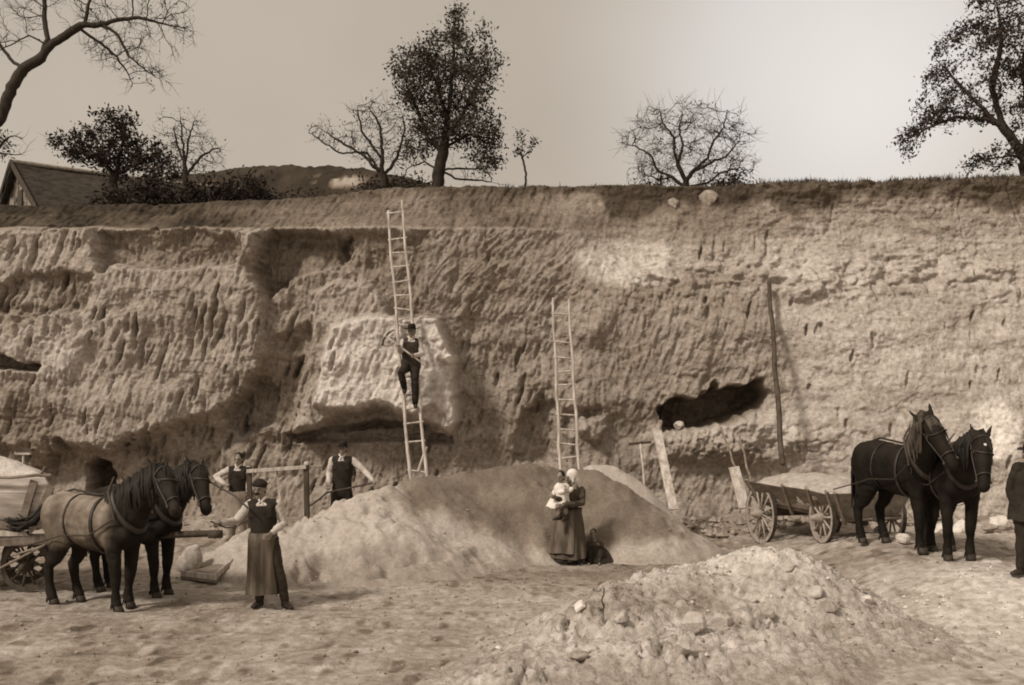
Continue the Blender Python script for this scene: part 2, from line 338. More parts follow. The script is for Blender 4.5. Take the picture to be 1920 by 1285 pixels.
edge = topy + 34 * (.45 + .55 * sstep(1100, 1160, px)) + 16 * fbm(px / 24, px * 0 + 2, 3, 151) + 26 * sstep(1455, 1500, px) * sstep(1640, 1560, px) + 26 * sstep(1130, 1160, px) * sstep(1260, 1230, px) + 34 * sstep(1800, 1900, px)
turf = sstep(edge + 12, edge - 12, py) * (1 - LEFT * .55)
tn = tn * (1 - .72 * turf) - .09 * (1 - LEFT) * sstep(450, 400, py) * (1 - turf)
low_left = region([(-200, 700), (60, 710), (150, 830), (60, 900), (-200, 880)], 60); tn = tn - .10 * low_left  # darker patch low at the left edge
tn = tn * (1 - .45 * cave) * (1 - .4 * slit) * (1 - .5 * hole)  # painted shade inside cave, slit and hole
tn = np.clip(tn, .03, .75)
V = np.stack([Xc, Yw, Zc], -1)
# plateau rows behind the brink
ex = []
for dy, dz in ((.06, .02), (.2, .02), (.5, .0), (1.2, -.08), (3, -.15), (8, -.2), (20, -.3), (60, -1.5), (150, -5)):
    r = np.stack([xs * (1 + dy / 60), Yw[-1] + dy, ztop + dz + (0.02 * fbm(xs * 5, xs * 0 + dy, 2, 7) if dy < 3 else 0)], -1); ex.append(r[None])
V = np.concatenate([V] + ex, 0); tn = np.concatenate([tn, np.full((len(ex), len(xs)), .09)], 0)
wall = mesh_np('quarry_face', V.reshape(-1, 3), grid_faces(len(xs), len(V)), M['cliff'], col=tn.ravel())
tag(wall, kind='structure')
def wall_y(x, z):
    i = int(np.clip(np.searchsorted(xs, x), 1, len(xs) - 1)); j = int(np.clip((z + .7) / (ztop[i] + .7) * (nv - 1), 0, nv - 1))
    return float(Yw[max(0, j - 2):j + 3, i - 2:i + 3].min())
def plat(x, y): return float(ztop_of(x)) - .12 - .002 * max(0, y - 26)

# ------------------------------------------------------------------ heaps
def heap(name, pts, x0, x1, y0, y1, step, rough, tonef, m, label, seed, extra=None, k=.16):
    xa = np.arange(x0, x1, step); ya = np.arange(y0, y1, step); X, Y = np.meshgrid(xa, ya)
    g = ground_z(X, Y); hh = np.full(X.shape, -9.0)
    dens = []
    for (a, b) in zip(pts[:-1], pts[1:]):
        L = math.hypot(b[0] - a[0], b[1] - a[1]); n = max(2, int(L / .07))
        for t in np.linspace(0, 1, n): dens.append([a[i] + (b[i] - a[i]) * t for i in range(4)])
    wxx = X + .10 * fbm(X * 1.6, Y * 1.6, 3, seed); wyy = Y + .14 * fbm(X * 1.6, Y * 1.6, 3, seed + 3)
    for (cx, cy, cz, sl) in dens:
        d = np.sqrt((wxx - cx) ** 2 + (wyy - cy) ** 2 + k * k) - k
        hh = np.maximum(hh, cz - sl * d)
    base = hh - g
    foot = sstep(-.05, .5, base)
    hh = hh + foot * rough * (fbm(X * 1.3, Y * 1.6, 4, seed + 9)) + .012 * fbm(X * 9, Y * 9, 3, seed + 11)
    if extra is not None: hh = hh + extra(X, Y, base)
    dz = hh - g
    Z = np.where(dz > 0, g + dz, g + np.maximum(dz, -.12) )
    keep = dz > -.10
    tn = tonef(X, Y, Z, dz)
    idx = -np.ones(X.shape, int); idx[keep] = np.arange(keep.sum())
    q = keep[:-1, :-1] & keep[1:, :-1] & keep[:-1, 1:] & keep[1:, 1:]
    a = idx[:-1, :-1][q]; b = idx[:-1, 1:][q]; c = idx[1:, 1:][q]; d = idx[1:, :-1][q]
    V = np.stack([X[keep], Y[keep], Z[keep]], 1)
    o = mesh_np(name, V, np.stack([a, b, c, d], 1), m, col=np.clip(tn[keep], .04, .85))
    tag(o, *label)
    def hf(x, y):
        i = int((x - x0) / step); j = int((y - y0) / step)
        if i < 0 or j < 0: raise IndexError
        return float(Z[j, i])
    return o, hf
def rp(px, py, Y, sl): p = PX(px, py, Y); return (p[0], p[1], p[2], sl)
def slump(X, Y, b):
    px = 960 + F * X / Y; py = HY + F * (H - (ground_z(X, Y) + np.maximum(b, 0))) / Y
    s = 0
    w_ = 10 * fbm(px / 25, py / 25, 3, 311)
    for cx, cy, rx, ry, a in ((622, 1045, 44, 22, .22), (585, 1075, 36, 18, .14), (730, 1035, 62, 18, .20), (800, 1040, 40, 12, .10), (690, 1066, 50, 14, .10), (895, 1035, 26, 12, .12), (560, 992, 20, 6, .05), (905, 1050, 30, 8, .06)):
        d = np.hypot((px + w_ - cx) / rx, (py + w_ * .4 - cy) / ry)
        s = s - a * sstep(1.25, .75, d)
    left = sstep(820, 700, px)
    return s + .04 * fbm(X * 4, Y * 4, 4, 316, .6) * sstep(0, .3, b) + left * sstep(0, .2, b) * (.10 * (sstep(-.1, .25, fbm(X * 2.2, Y * 3.2, 3, 317)) - .5) + .05 * fbm(X * 8, Y * 9, 3, 318, .6))
def htone(X, Y, Z, dz):
    px = 960 + F * X / Y; py = HY + F * (H - Z) / Y
    w_ = 22 * fbm(px / 60, py / 40, 4, 321) + 8 * fbm(px / 12, py / 12, 2, 325)
    d = polydist(px + w_, py + w_ * .7, [(752, 860), (1085, 850), (1190, 905), (1240, 960), (1290, 1010), (1060, 1040), (985, 1030), (900, 990), (830, 960), (765, 960), (752, 930)])
    dark = sstep(-22, 18, d + 10 * fbm(px / 9, py / 7, 3, 329))
    streak = fbm0((px - .6 * py) / 7, (py + .3 * px) / 60, 3, 331)
    t = .43 - .24 * dark + .05 * fbm(px / 50, py / 30, 3, 327) + .05 * streak * (1 - dark)
    low = sstep(1010, 1080, py) * (1 - dark)
    return t - .10 * low + .06 * sstep(.1, .5, streak) * sstep(980, 1030, py) * sstep(820, 900, px) * sstep(1060, 1000, px)
ridge_pts = [rp(455, 1003, 17.5, .85), rp(520, 985, 17.5, .80), rp(600, 958, 17.5, .60), rp(700, 930, 17.9, .58), rp(780, 905, 18.6, .68), rp(860, 891, 19.1, .82), rp(915, 885, 19.4, .9), rp(945, 870, 19.5, 1.0), rp(990, 868, 19.5, 1.05), rp(1040, 874, 19.6, 1.1), rp(1105, 884, 19.6, 1.1), rp(1165, 905, 19.5, .98), rp(1215, 945, 19.3, .70)]
sand_heap, heap_z = heap('sand_heap', ridge_pts, -6.5, 5.2, 14.0, 23.2, .033, .15, htone, M['sand'], ('long heap of dug sand below the quarry wall, pale left, dark in the middle', 'sand heap'), 201, slump)
pale_heap, _ = heap('sand_heap', [rp(1105, 874, 20.7, .8), rp(1150, 874, 20.8, 1.0), rp(1168, 886, 20.7, 1.0)], -.5, 4.2, 18.6, 23.2, .035, .04, lambda X, Y, Z, dz: .44 + .04 * fbm(X * 3, Y * 3, 3, 5), M['sand'], ('small pale cone of sand rising behind the dark middle of the long heap', 'sand heap'), 205)

def rlump(X, Y, b):
    c = np.abs(fbm(X * 4.5, Y * 5, 3, 412)); d = np.abs(fbm(X * 10, Y * 11, 3, 415))
    m_ = sstep(-.25, .45, fbm(X * 1.1, Y * 1.3, 3, 418)); e = np.abs(fbm(X * 22, Y * 24, 2, 419))
    return sstep(-.05, .15, b) * ((m_ * .7 + .3) * (.13 * sstep(.03, .3, c) - .065 + .06 * sstep(.02, .25, d) - .03) + .022 * sstep(.0, .3, e) + .03 * fbm(X * 6, Y * 6, 3, 420))
def rtone(X, Y, Z, dz):
    px = 960 + F * X / Y; py = HY + F * (H - Z) / Y
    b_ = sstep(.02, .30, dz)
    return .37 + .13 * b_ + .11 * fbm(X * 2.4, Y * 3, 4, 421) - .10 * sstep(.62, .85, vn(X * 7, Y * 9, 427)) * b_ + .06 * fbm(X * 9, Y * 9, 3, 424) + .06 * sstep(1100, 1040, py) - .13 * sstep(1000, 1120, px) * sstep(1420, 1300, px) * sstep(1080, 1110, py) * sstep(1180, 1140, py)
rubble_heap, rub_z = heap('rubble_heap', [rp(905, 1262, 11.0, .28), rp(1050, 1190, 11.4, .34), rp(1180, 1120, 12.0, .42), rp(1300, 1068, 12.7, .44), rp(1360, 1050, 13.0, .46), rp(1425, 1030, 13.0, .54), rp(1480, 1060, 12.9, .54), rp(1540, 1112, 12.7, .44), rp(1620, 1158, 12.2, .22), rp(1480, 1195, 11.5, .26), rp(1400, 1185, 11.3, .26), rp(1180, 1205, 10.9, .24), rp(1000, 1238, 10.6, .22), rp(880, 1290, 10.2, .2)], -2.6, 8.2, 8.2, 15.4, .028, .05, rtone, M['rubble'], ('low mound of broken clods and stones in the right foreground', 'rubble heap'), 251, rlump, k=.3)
# ------------------------------------------------------------------ mesh builder
class MB:
    def __init__(s): s.v = []; s.f = []
    def add(s, V, Fc):
        n = len(s.v); s.v += [tuple(map(float, p)) for p in V]; s.f += [tuple(i + n for i in f) for f in Fc]; return s
    def tube(s, pts, rad, n=10, side=None, cap=True):
        P = [Vector(p) for p in pts]; R = [(r, r) if not isinstance(r, (tuple, list)) else r for r in rad]
        if cap:      # rounded ends
            t0 = (P[0] - P[1]).normalized(); t1 = (P[-1] - P[-2]).normalized(); a, b = R[0], R[-1]
            ra, rb = min(a), min(b)
            P = [P[0] + t0 * ra * .95, P[0] + t0 * ra * .7] + P + [P[-1] + t1 * rb * .7, P[-1] + t1 * rb * .95]
            R = [(a[0] * .3, a[1] * .3), (a[0] * .72, a[1] * .72)] + R + [(b[0] * .72, b[1] * .72), (b[0] * .3, b[1] * .3)]
        V = []; e1 = None
        for i, p in enumerate(P):
            t = (P[min(i + 1, len(P) - 1)] - P[max(i - 1, 0)]).normalized()
            if side is not None: e = Vector(side)
            elif e1 is None: e = Vector((1, 0, 0)) if abs(t.x) < .8 else Vector((0, 1, 0))
            else: e = e1
            e1 = (e - t * e.dot(t)).normalized(); e2 = t.cross(e1)
            for k in range(n):
                a = 2 * math.pi * k / n; V.append(p + e1 * (R[i][0] * math.cos(a)) + e2 * (R[i][1] * math.sin(a)))
        Fc = []
        for i in range(len(P) - 1):
            for k in range(n): k2 = (k + 1) % n; Fc.append((i * n + k, i * n + k2, (i + 1) * n + k2, (i + 1) * n + k))
        Fc.append(tuple(range(n - 1, -1, -1))); Fc.append(tuple((len(P) - 1) * n + k for k in range(n)))
        return s.add(V, Fc)
    def loft(s, rings, n=16):
        """rings: (centre, half width x, half depth y, yaw) - horizontal ellipses"""
        V = []
        for c, a, b, yaw in rings:
            cy, sy = math.cos(yaw), math.sin(yaw)
            for k in range(n):
                t = 2 * math.pi * k / n; x, y = a * math.cos(t), b * math.sin(t)
                V.append((c[0] + x * cy - y * sy, c[1] + x * sy + y * cy, c[2]))
        m = len(rings); Fc = []
        for i in range(m - 1):
            for k in range(n): k2 = (k + 1) % n; Fc.append((i * n + k, i * n + k2, (i + 1) * n + k2, (i + 1) * n + k))
        Fc.append(tuple(range(n - 1, -1, -1))); Fc.append(tuple((m - 1) * n + k for k in range(n)))
        return s.add(V, Fc)
    def ell(s, c, r, R=None, nu=14, nv_=9):
        V = []; c = Vector(c); R = R or Matrix.Identity(3)
        for j in range(nv_ + 1):
            ph = math.pi * j / nv_
            for i in range(nu):
                th = 2 * math.pi * i / nu
                V.append(c + R @ Vector((r[0] * math.sin(ph) * math.cos(th), r[1] * math.sin(ph) * math.sin(th), r[2] * math.cos(ph))))
        Fc = []
        for j in range(nv_):
            for i in range(nu):
                i2 = (i + 1) % nu; Fc.append((j * nu + i, (j + 1) * nu + i, (j + 1) * nu + i2, j * nu + i2))
        return s.add(V, Fc)
    def hexa(s, b4, t4):
        """box from four bottom and four top corners, each counter-clockwise seen from above"""
        return s.add(list(b4) + list(t4), [(3, 2, 1, 0), (4, 5, 6, 7), (0, 1, 5, 4), (1, 2, 6, 5), (2, 3, 7, 6), (3, 0, 4, 7)])
    def box(s, c, size, R=None):
        R = R or Matrix.Identity(3); c = Vector(c); x, y, z = size[0] / 2, size[1] / 2, size[2] / 2
        q = [c + R @ Vector(p) for p in ((-x, -y, -z), (x, -y, -z), (x, y, -z), (-x, y, -z), (-x, -y, z), (x, -y, z), (x, y, z), (-x, y, z))]
        return s.hexa(q[:4], q[4:])
    def beam(s, a, b, wd, th, up=(0, 0, 1)):
        """rectangular bar from a to b; wd across, th along 'up'"""
        a = Vector(a); b = Vector(b); t = (b - a).normalized(); u = Vector(up); u = (u - t * u.dot(t)).normalized(); e = t.cross(u)
        q = [p + e * (sx * wd / 2) + u * (sy * th / 2) for p in (a, b) for sx, sy in ((-1, -1), (1, -1), (1, 1), (-1, 1))]
        return s.add(q, [(0, 1, 2, 3), (7, 6, 5, 4), (0, 4, 5, 1), (1, 5, 6, 2), (2, 6, 7, 3), (3, 7, 4, 0)])
    def build(s, name, m=None, parent=None, vox=None, sm=2, smooth=True, bevel=None, colf=None, loc=None, wr=0, wrs=9):
        me = bpy.data.meshes.new(name); me.from_pydata(s.v, [], s.f); me.update()
        o = bpy.data.objects.new(name, me); COL.objects.link(o)
        if vox or bevel:
            if vox:
                md = o.modifiers.new('r', 'REMESH'); md.mode = 'VOXEL'; md.voxel_size = vox
                if sm: k = o.modifiers.new('s', 'SMOOTH'); k.factor = .5; k.iterations = sm
            else:
                md = o.modifiers.new('b', 'BEVEL'); md.width = bevel; md.segments = 1
            dg = bpy.context.evaluated_depsgraph_get(); ev = o.evaluated_get(dg); me2 = bpy.data.meshes.new_from_object(ev)
            o.modifiers.clear(); o.data = me2; bpy.data.meshes.remove(me); me = me2; me.name = name
        if wr:      # creases and unevenness, along the normals
            n = len(me.vertices); co = np.zeros(n * 3, np.float32); no = np.zeros(n * 3, np.float32); me.vertices.foreach_get('co', co); me.vertices.foreach_get('normal', no)
            co = co.reshape(-1, 3).astype(float); no = no.reshape(-1, 3)
            q = fbm(co[:, 0] * wrs + co[:, 2] * wrs * .9, co[:, 1] * wrs - co[:, 2] * wrs * .6, 3, 7) + .6 * ridge(fbm(co[:, 2] * wrs * 1.6 + co[:, 0] * 3, co[:, 0] * wrs * .7 + co[:, 1] * wrs * .7, 2, 11)) - .3
            me.vertices.foreach_set('co', (co + no * (wr * q)[:, None]).astype(np.float32).ravel()); me.update()
        me.polygons.foreach_set('use_smooth', np.full(len(me.polygons), smooth))
        if colf:
            n = len(me.vertices); co = np.zeros(n * 3, np.float32); me.vertices.foreach_get('co', co); co = co.reshape(-1, 3)
            a = me.color_attributes.new('tone', 'FLOAT_COLOR', 'POINT'); c = np.ones((n, 4), np.float32); c[:, :3] = colf(co)[:, None]; a.data.foreach_set('color', c.ravel())
        if m: me.materials.append(m)
        if parent: o.parent = parent
        if loc is not None: o.location = tuple(loc)
        return o

# ------------------------------------------------------------------ trees
def grow(A, nodes, par, D=.13, infl=2.5, kill=.28, maxit=160, rng=None, bend=.25, up=0.0):
    """branches creep towards scattered points of the crown"""
    P = np.array(nodes, float); par = list(par); A = A.copy()
    d2 = ((A[:, None] - P[None]) ** 2).sum(-1); nn = d2.argmin(1); nd = np.sqrt(d2.min(1))
    prevdir = {}
    for it in range(maxit):
        act = nd < infl
        if not act.any(): infl *= 1.5; 
        act = nd < infl
        new = []; newp = []
        for k in np.unique(nn[act]):
            a = A[act & (nn == k)]; v = a - P[k]; v = (v / (np.linalg.norm(v, axis=1, keepdims=True) + 1e-9)).sum(0)
            v = v / (np.linalg.norm(v) + 1e-9)
            if k in prevdir: v = v + prevdir[k] * .8
            v = v + rng.normal(0, bend, 3); v[2] += up; v /= np.linalg.norm(v)
            new.append(P[k] + v * D); newp.append((k, v))
        if not new: break
        base = len(P); P = np.vstack([P, new])
        for j, (k, v) in enumerate(newp): par.append(int(k)); prevdir[base + j] = v
        dn = np.sqrt(((A[:, None] - np.array(new)[None]) ** 2).sum(-1)); m = dn.min(1); am = dn.argmin(1)
        b = m < nd; nd = np.where(b, m, nd); nn = np.where(b, am + base, nn)
        keep = nd > kill
        A = A[keep]; nd = nd[keep]; nn = nn[keep]
        if len(A) == 0: break
    return P, par
def tree_mesh(P, par, tip, R0, e=2.3, tr=.03, taper_pow=1.0):
    n = len(P); ch = [[] for _ in range(n)]
    for i, p in enumerate(par):
        if p >= 0: ch[p].append(i)
    r = np.zeros(n)
    for i in range(n - 1, -1, -1):
        r[i] = (sum(r[c] ** e for c in ch[i]) ** (1 / e)) if ch[i] else tip
        if ch[i]: r[i] += tip * .02
    rm = r[0]; r = tip + (r - tip) * (R0 - tip) / max(1e-6, rm - tip)
    trunk = MB(); twig = MB()
    stack = [(0, [0])]
    while stack:
        i, chain = stack.pop()
        while ch[i]:
            c = sorted(ch[i], key=lambda k: -r[k])
            for o in c[1:]: stack.append((o, [i, o]))
            i = c[0]; chain.append(i)
        rad = [r[k] for k in chain]
        if len(rad) > 1: rad[0] = min(rad[0], rad[1] * 1.25)
        k = 0
        big = [q for q in range(len(chain)) if rad[q] >= tr]
        cut = (max(big) + 1) if big else 0
        if cut >= 2: trunk.tube([P[j] for j in chain[:cut]], rad[:cut], 7, cap=False)
        s0 = max(0, cut - 1)
        if len(chain) - s0 >= 2: twig.tube([P[j] for j in chain[s0:]], rad[s0:], 4, cap=False)
    return trunk, twig, r, ch
def leaves(mb, pts, n, size, spread, rng, up=.0):
    pts = np.asarray(pts)
    # leaves gather in clumps
    for _ in range(n):
        p = pts[rng.integers(len(pts))] + rng.normal(0, spread, 3)
        a = Vector(rng.normal(0, 1, 3)).normalized(); b = Vector(rng.normal(0, 1, 3)); b = (b - a * b.dot(a)).normalized()
        s = size * (.6 + .8 * rng.random()); p = Vector(p)
        mb.v += [tuple(p - a * s), tuple(p + b * s * .42), tuple(p + a * s), tuple(p - b * s * .42)]
        k = len(mb.v); mb.f.append((k - 4, k - 3, k - 2, k - 1))
def inpoly(poly, n, rng):
    xs_ = [p[0] for p in poly]; ys_ = [p[1] for p in poly]; out = []
    while len(out) < n:
        x = rng.uniform(min(xs_), max(xs_), 4 * n); y = rng.uniform(min(ys_), max(ys_), 4 * n)
        ok = polydist(x, y, poly) > 0
        out += list(zip(x[ok], y[ok]))
    return np.array(out[:n])
def tree(name, label, Y, trunk, polys, seed, R0, nattr=260, depth=1.0, leaf=None, tip=.006, kill=.26, D=.13, lsize=.055, lspread=.13, bark='bark', lmat='leaf', tr=.03, group=None, bend=.25, leafpoly=None, cat='tree', infl=1.6, up=0.0, e=1.75, limbs=(), twn=.9, twl=1.0):
    rng = np.random.default_rng(seed)
    pts = []
    t = [PX(a, b, Y) for a, b in trunk]
    base = t[0].copy(); base[2] = plat(base[0], Y) - .1
    nodes = [base]; par = [-1]
    def chain(t, start, jy=0):
        prev = start
        for p in t:
            L = np.linalg.norm(p - nodes[prev]); n = max(1, int(L / D)); a = nodes[prev].copy()
            for k in range(1, n + 1):
                q = a + (p - a) * k / n + rng.normal(0, .01, 3)
                nodes.append(q); par.append(prev); prev = len(nodes) - 1
        return prev
    chain(t, 0)
    for lim in limbs:
        l = [PX(a, b, Y) for a, b in lim[0]]
        dy = lim[1]; l = [p + np.array([0, dy * (i + 1) / len(l), 0]) for i, p in enumerate(l)]
        st = int(np.argmin([np.linalg.norm(q - l[0]) for q in nodes])); chain(l[1:], st)
    A = []
    for poly, frac in polys:
        q = inpoly(poly, max(3, int(nattr * frac)), rng)
        for a, b in q:
            p = PX(a, b, Y); p[1] += rng.normal(0, depth * .5); A.append(p)
    A = np.array(A)
    P, par2 = grow(A, nodes, par, D=D, kill=kill, infl=infl, rng=rng, bend=bend, up=up)
    root = empty(name, base)
    P = P - base
    tk, tw, r, ch = tree_mesh(P, par2, tip, R0, tr=tr, e=e)
    thin = [i for i in range(len(nodes), len(P)) if r[i] < tip * 4]
    for i in thin:                    # short side twigs
        for _ in range(rng.poisson(twn)):
            d0 = P[i] - P[par2[i]]; d0 = d0 / (np.linalg.norm(d0) + 1e-9); v = d0 * .9 + rng.normal(0, .55, 3); v /= np.linalg.norm(v); l = rng.uniform(.12, .38) * twl
            m_ = P[i] + v * l * .55; v2 = v + rng.normal(0, .25, 3) + np.array([0, 0, .1]); tw.tube([P[i], m_, m_ + v2 * l * .45], [tip * .75, tip * .6, tip * .35], 3, cap=False)
    if tk.f: tk.build('trunk', M[bark], root)
    if leaf:
        cand = np.array([P[i] for i in range(len(P)) if r[i] < tip * 2.6 and i > len(nodes)])
        if leafpoly is not None:
            W = cand + base; pxx = 960 + F * W[:, 0] / W[:, 1]; pyy = HY - F * (W[:, 2] - H) / W[:, 1]
            ok = np.zeros(len(W), bool)
            for lp in leafpoly: ok |= polydist(pxx, pyy, lp) > 0
            if ok.sum() > 4: cand = cand[ok]
        leaves(tw, cand, leaf, lsize, lspread, rng)
    if tw.f: tw.build('crown', M[lmat] if leaf and leaf > 400 else M[bark], root, smooth=False)
    tag(root, label, cat, group)
    return root
tree('bare_tree', 'big bare tree leaning in over the pit at the top left edge', 25.6,
     [(-150, 350), (-60, 300), (0, 222), (22, 165), (45, 128), (78, 108), (92, 88), (130, 62)],
     [([(120, -60), (330, -30), (355, 20), (372, 75), (330, 100), (260, 85), (150, 60)], .42), ([(140, 75), (215, 70), (250, 120), (300, 160), (235, 165), (200, 120), (150, 95)], .13), ([(220, 60), (270, 80), (330, 170), (300, 150)], .08), ([(-120, -120), (130, -120), (120, 20), (20, 60), (-60, 130)], .34)], 11, .135, 680, .9, leaf=380, lsize=.03, tip=.0055, kill=.15, D=.10, twn=1.4, bark='bark2', infl=1.3, bend=.30,
     limbs=[([(130, 62), (160, 42), (168, 0), (176, -40)], 0), ([(155, 48), (185, 50), (215, 45), (262, 38), (310, 50), (340, 58)], -.3), ([(150, 65), (200, 88), (225, 118), (240, 150)], .3), ([(195, 55), (225, 70), (250, 112), (285, 142), (310, 160)], -.5), ([(45, 128), (15, 110), (-25, 60)], .3), ([(78, 108), (82, 70), (72, 20), (70, -40)], .4), ([(92, 88), (60, 70), (20, 95), (-10, 115)], -.3)])
tree('small_bare_tree', 'small bare tree at the left edge above the house gable', 33,
     [(-22, 330), (-12, 295)], [([(-40, 240), (20, 250), (66, 262), (50, 290), (10, 300), (-30, 310)], 1)], 12, .09, 90, .6, leaf=500, lsize=.05, kill=.22, leafpoly=[[(-60, 240), (14, 250), (16, 300), (-60, 310)]])
tree('leafy_tree', 'broad leafy fruit tree behind the house roof at left', 31,
     [(215, 385), (212, 340), (222, 310)], [([(105, 262), (140, 238), (185, 240), (200, 222), (262, 215), (262, 250), (292, 270), (330, 300), (330, 340), (250, 325), (160, 315), (125, 300)], 1)], 13, .13, 300, 1.0, leaf=5200, lsize=.062, lspread=.12, kill=.28, lmat='leaf_dark',
     limbs=[([(215, 330), (180, 290), (130, 268)], .3), ([(218, 320), (235, 270), (245, 235)], -.3), ([(215, 335), (270, 300), (300, 290)], 0)])
tree('bare_tree', 'bare forked tree right of the leafy fruit tree, left of the hill', 30,
     [(352, 385), (348, 330), (345, 300)], [([(300, 245), (335, 215), (350, 225), (372, 215), (395, 255), (422, 290), (405, 325), (370, 330), (330, 320), (305, 290)], 1)], 14, .09, 330, .9, leaf=300, lsize=.035, kill=.15, D=.09, infl=1.0, tip=.005, bend=.36,
     limbs=[([(345, 310), (330, 270), (322, 240)], .2), ([(346, 315), (355, 270), (368, 232)], -.2), ([(349, 330), (380, 290), (410, 275)], 0), ([(345, 300), (341, 250), (338, 212)], 0)])
tree('bare_tree', 'bare spreading tree left of the tall leafy tree, several stems from one foot', 27,
     [(722, 365), (720, 330)], [([(575, 228), (620, 240), (650, 222), (672, 195), (720, 190), (755, 205), (775, 250), (780, 300), (745, 320), (690, 300), (640, 280), (590, 262)], 1)], 15, .10, 520, .9, leaf=450, lsize=.036, kill=.15, D=.09, infl=1.0, tip=.005, bend=.36, bark='bark',
     limbs=[([(720, 335), (680, 290), (630, 258), (580, 225)], .3), ([(716, 335), (690, 290), (640, 292), (585, 257)], -.4), ([(718, 325), (716, 270), (712, 235), (692, 200)], 0), ([(722, 330), (745, 290), (757, 240), (752, 205)], .3), ([(720, 300), (680, 250), (672, 205)], -.3)])
tree('tall_leafy_tree', 'tall leafy tree with dark trunk in the middle of the brink', 26.2,
     [(820, 358), (823, 320), (830, 285), (836, 250), (842, 190), (848, 120), (852, 60)],
     [([(842, 8), (868, 20), (880, 60), (905, 65), (922, 95), (912, 130), (942, 105), (938, 150), (918, 175), (915, 205), (938, 235), (932, 280), (928, 312), (905, 300), (870, 270), (830, 260), (800, 265), (770, 235), (745, 190), (733, 160), (748, 110), (765, 85), (800, 95), (825, 60), (832, 25)], .86), ([(760, 240), (800, 262), (800, 300), (755, 300), (740, 320), (770, 330), (735, 335)], .06), ([(850, 320), (900, 310), (925, 345), (880, 345), (850, 335)], .05)],
     16, .155, 620, 1.2, leaf=13500, lsize=.046, lspread=.13, kill=.25, D=.11, lmat='leaf', infl=1.2, tip=.005,
     leafpoly=[[(700, -30), (980, -30), (980, 316), (890, 312), (862, 262), (812, 268), (780, 300), (740, 260), (700, 200)]],
     limbs=[([(830, 285), (800, 255), (782, 200), (760, 150)], .5), ([(836, 262), (868, 225), (895, 170), (918, 130)], -.5), ([(830, 278), (880, 250), (915, 255), (925, 290)], .4), ([(838, 220), (815, 150), (800, 110)], -.4), ([(822, 335), (790, 350), (745, 352)], -.4), ([(824, 325), (862, 338), (905, 342), (950, 352)], -.3), ([(825, 318), (858, 312), (905, 312), (925, 330)], .4), ([(824, 315), (795, 300), (762, 312), (750, 340)], .3)])
tree('sapling', 'thin young tree standing alone between the tall tree and the round bare one', 25.6,
     [(987, 355), (985, 325), (981, 300)], [([(950, 288), (966, 282), (966, 262), (978, 244), (985, 262), (1010, 252), (1008, 270), (990, 295), (978, 302)], 1)], 17, .028, 34, .25, leaf=190, lsize=.042, lspread=.05, kill=.13, D=.07, tip=.004, tr=.012)
tree('round_bare_tree', 'low round bare tree on the brink above the two stone blocks', 25.2,
     [(1284, 362), (1284, 345)], [([(1160, 262), (1190, 225), (1225, 215), (1250, 195), (1278, 188), (1320, 200), (1365, 210), (1398, 235), (1412, 262), (1400, 300), (1405, 335), (1340, 345), (1230, 345), (1185, 330), (1195, 300)], 1)], 18, .10, 520, 1.1, leaf=650, lsize=.030, lspread=.06, kill=.15, D=.085, infl=.9, up=.12, tip=.005, bend=.55, e=1.7, twn=1.5, twl=1.3,
     limbs=[([(1284, 350), (1262, 330), (1235, 318), (1222, 285), (1196, 268), (1166, 260)], .4), ([(1283, 345), (1274, 318), (1264, 290), (1262, 262), (1240, 235), (1232, 212)], -.3), ([(1272, 305), (1282, 270), (1276, 235), (1284, 200)], .3), ([(1287, 345), (1300, 318), (1326, 300), (1334, 268), (1352, 245), (1356, 215)], -.4), ([(1305, 315), (1345, 296), (1366, 290), (1392, 258)], .4), ([(1288, 352), (1330, 342), (1352, 325), (1392, 318)], -.2), ([(1262, 330), (1236, 338), (1200, 322)], 0)])
tree('leafy_tree', 'dark leafy tree with drooping branches at the right edge', 26.0,
     [(1935, 345), (1925, 310), (1905, 270), (1880, 235), (1850, 225)],
     [([(1800, 10), (1850, -20), (1960, -60), (2080, -30), (2080, 250), (1960, 300), (1920, 250), (1880, 215), (1860, 190), (1830, 215), (1760, 235), (1730, 270), (1678, 272), (1690, 245), (1720, 215), (1735, 185), (1722, 150), (1760, 115), (1790, 60)], .93), ([(1822, 300), (1860, 282), (1905, 285), (1930, 310), (1870, 302)], .05)],
     19, .20, 640, 1.1, leaf=15000, lsize=.050, lspread=.10, kill=.25, D=.12, infl=1.2, lmat='leaf',
     limbs=[([(1925, 310), (1940, 220), (1930, 120), (1950, 20)], .4), ([(1880, 235), (1855, 170), (1870, 90), (1860, 20)], -.3), ([(1850, 225), (1790, 220), (1740, 240), (1690, 268)], 0), ([(1868, 230), (1820, 170), (1780, 120), (1760, 95)], .4), ([(1925, 300), (1890, 292), (1840, 300)], 0), ([(1935, 260), (2000, 180), (2050, 80)], 0)])

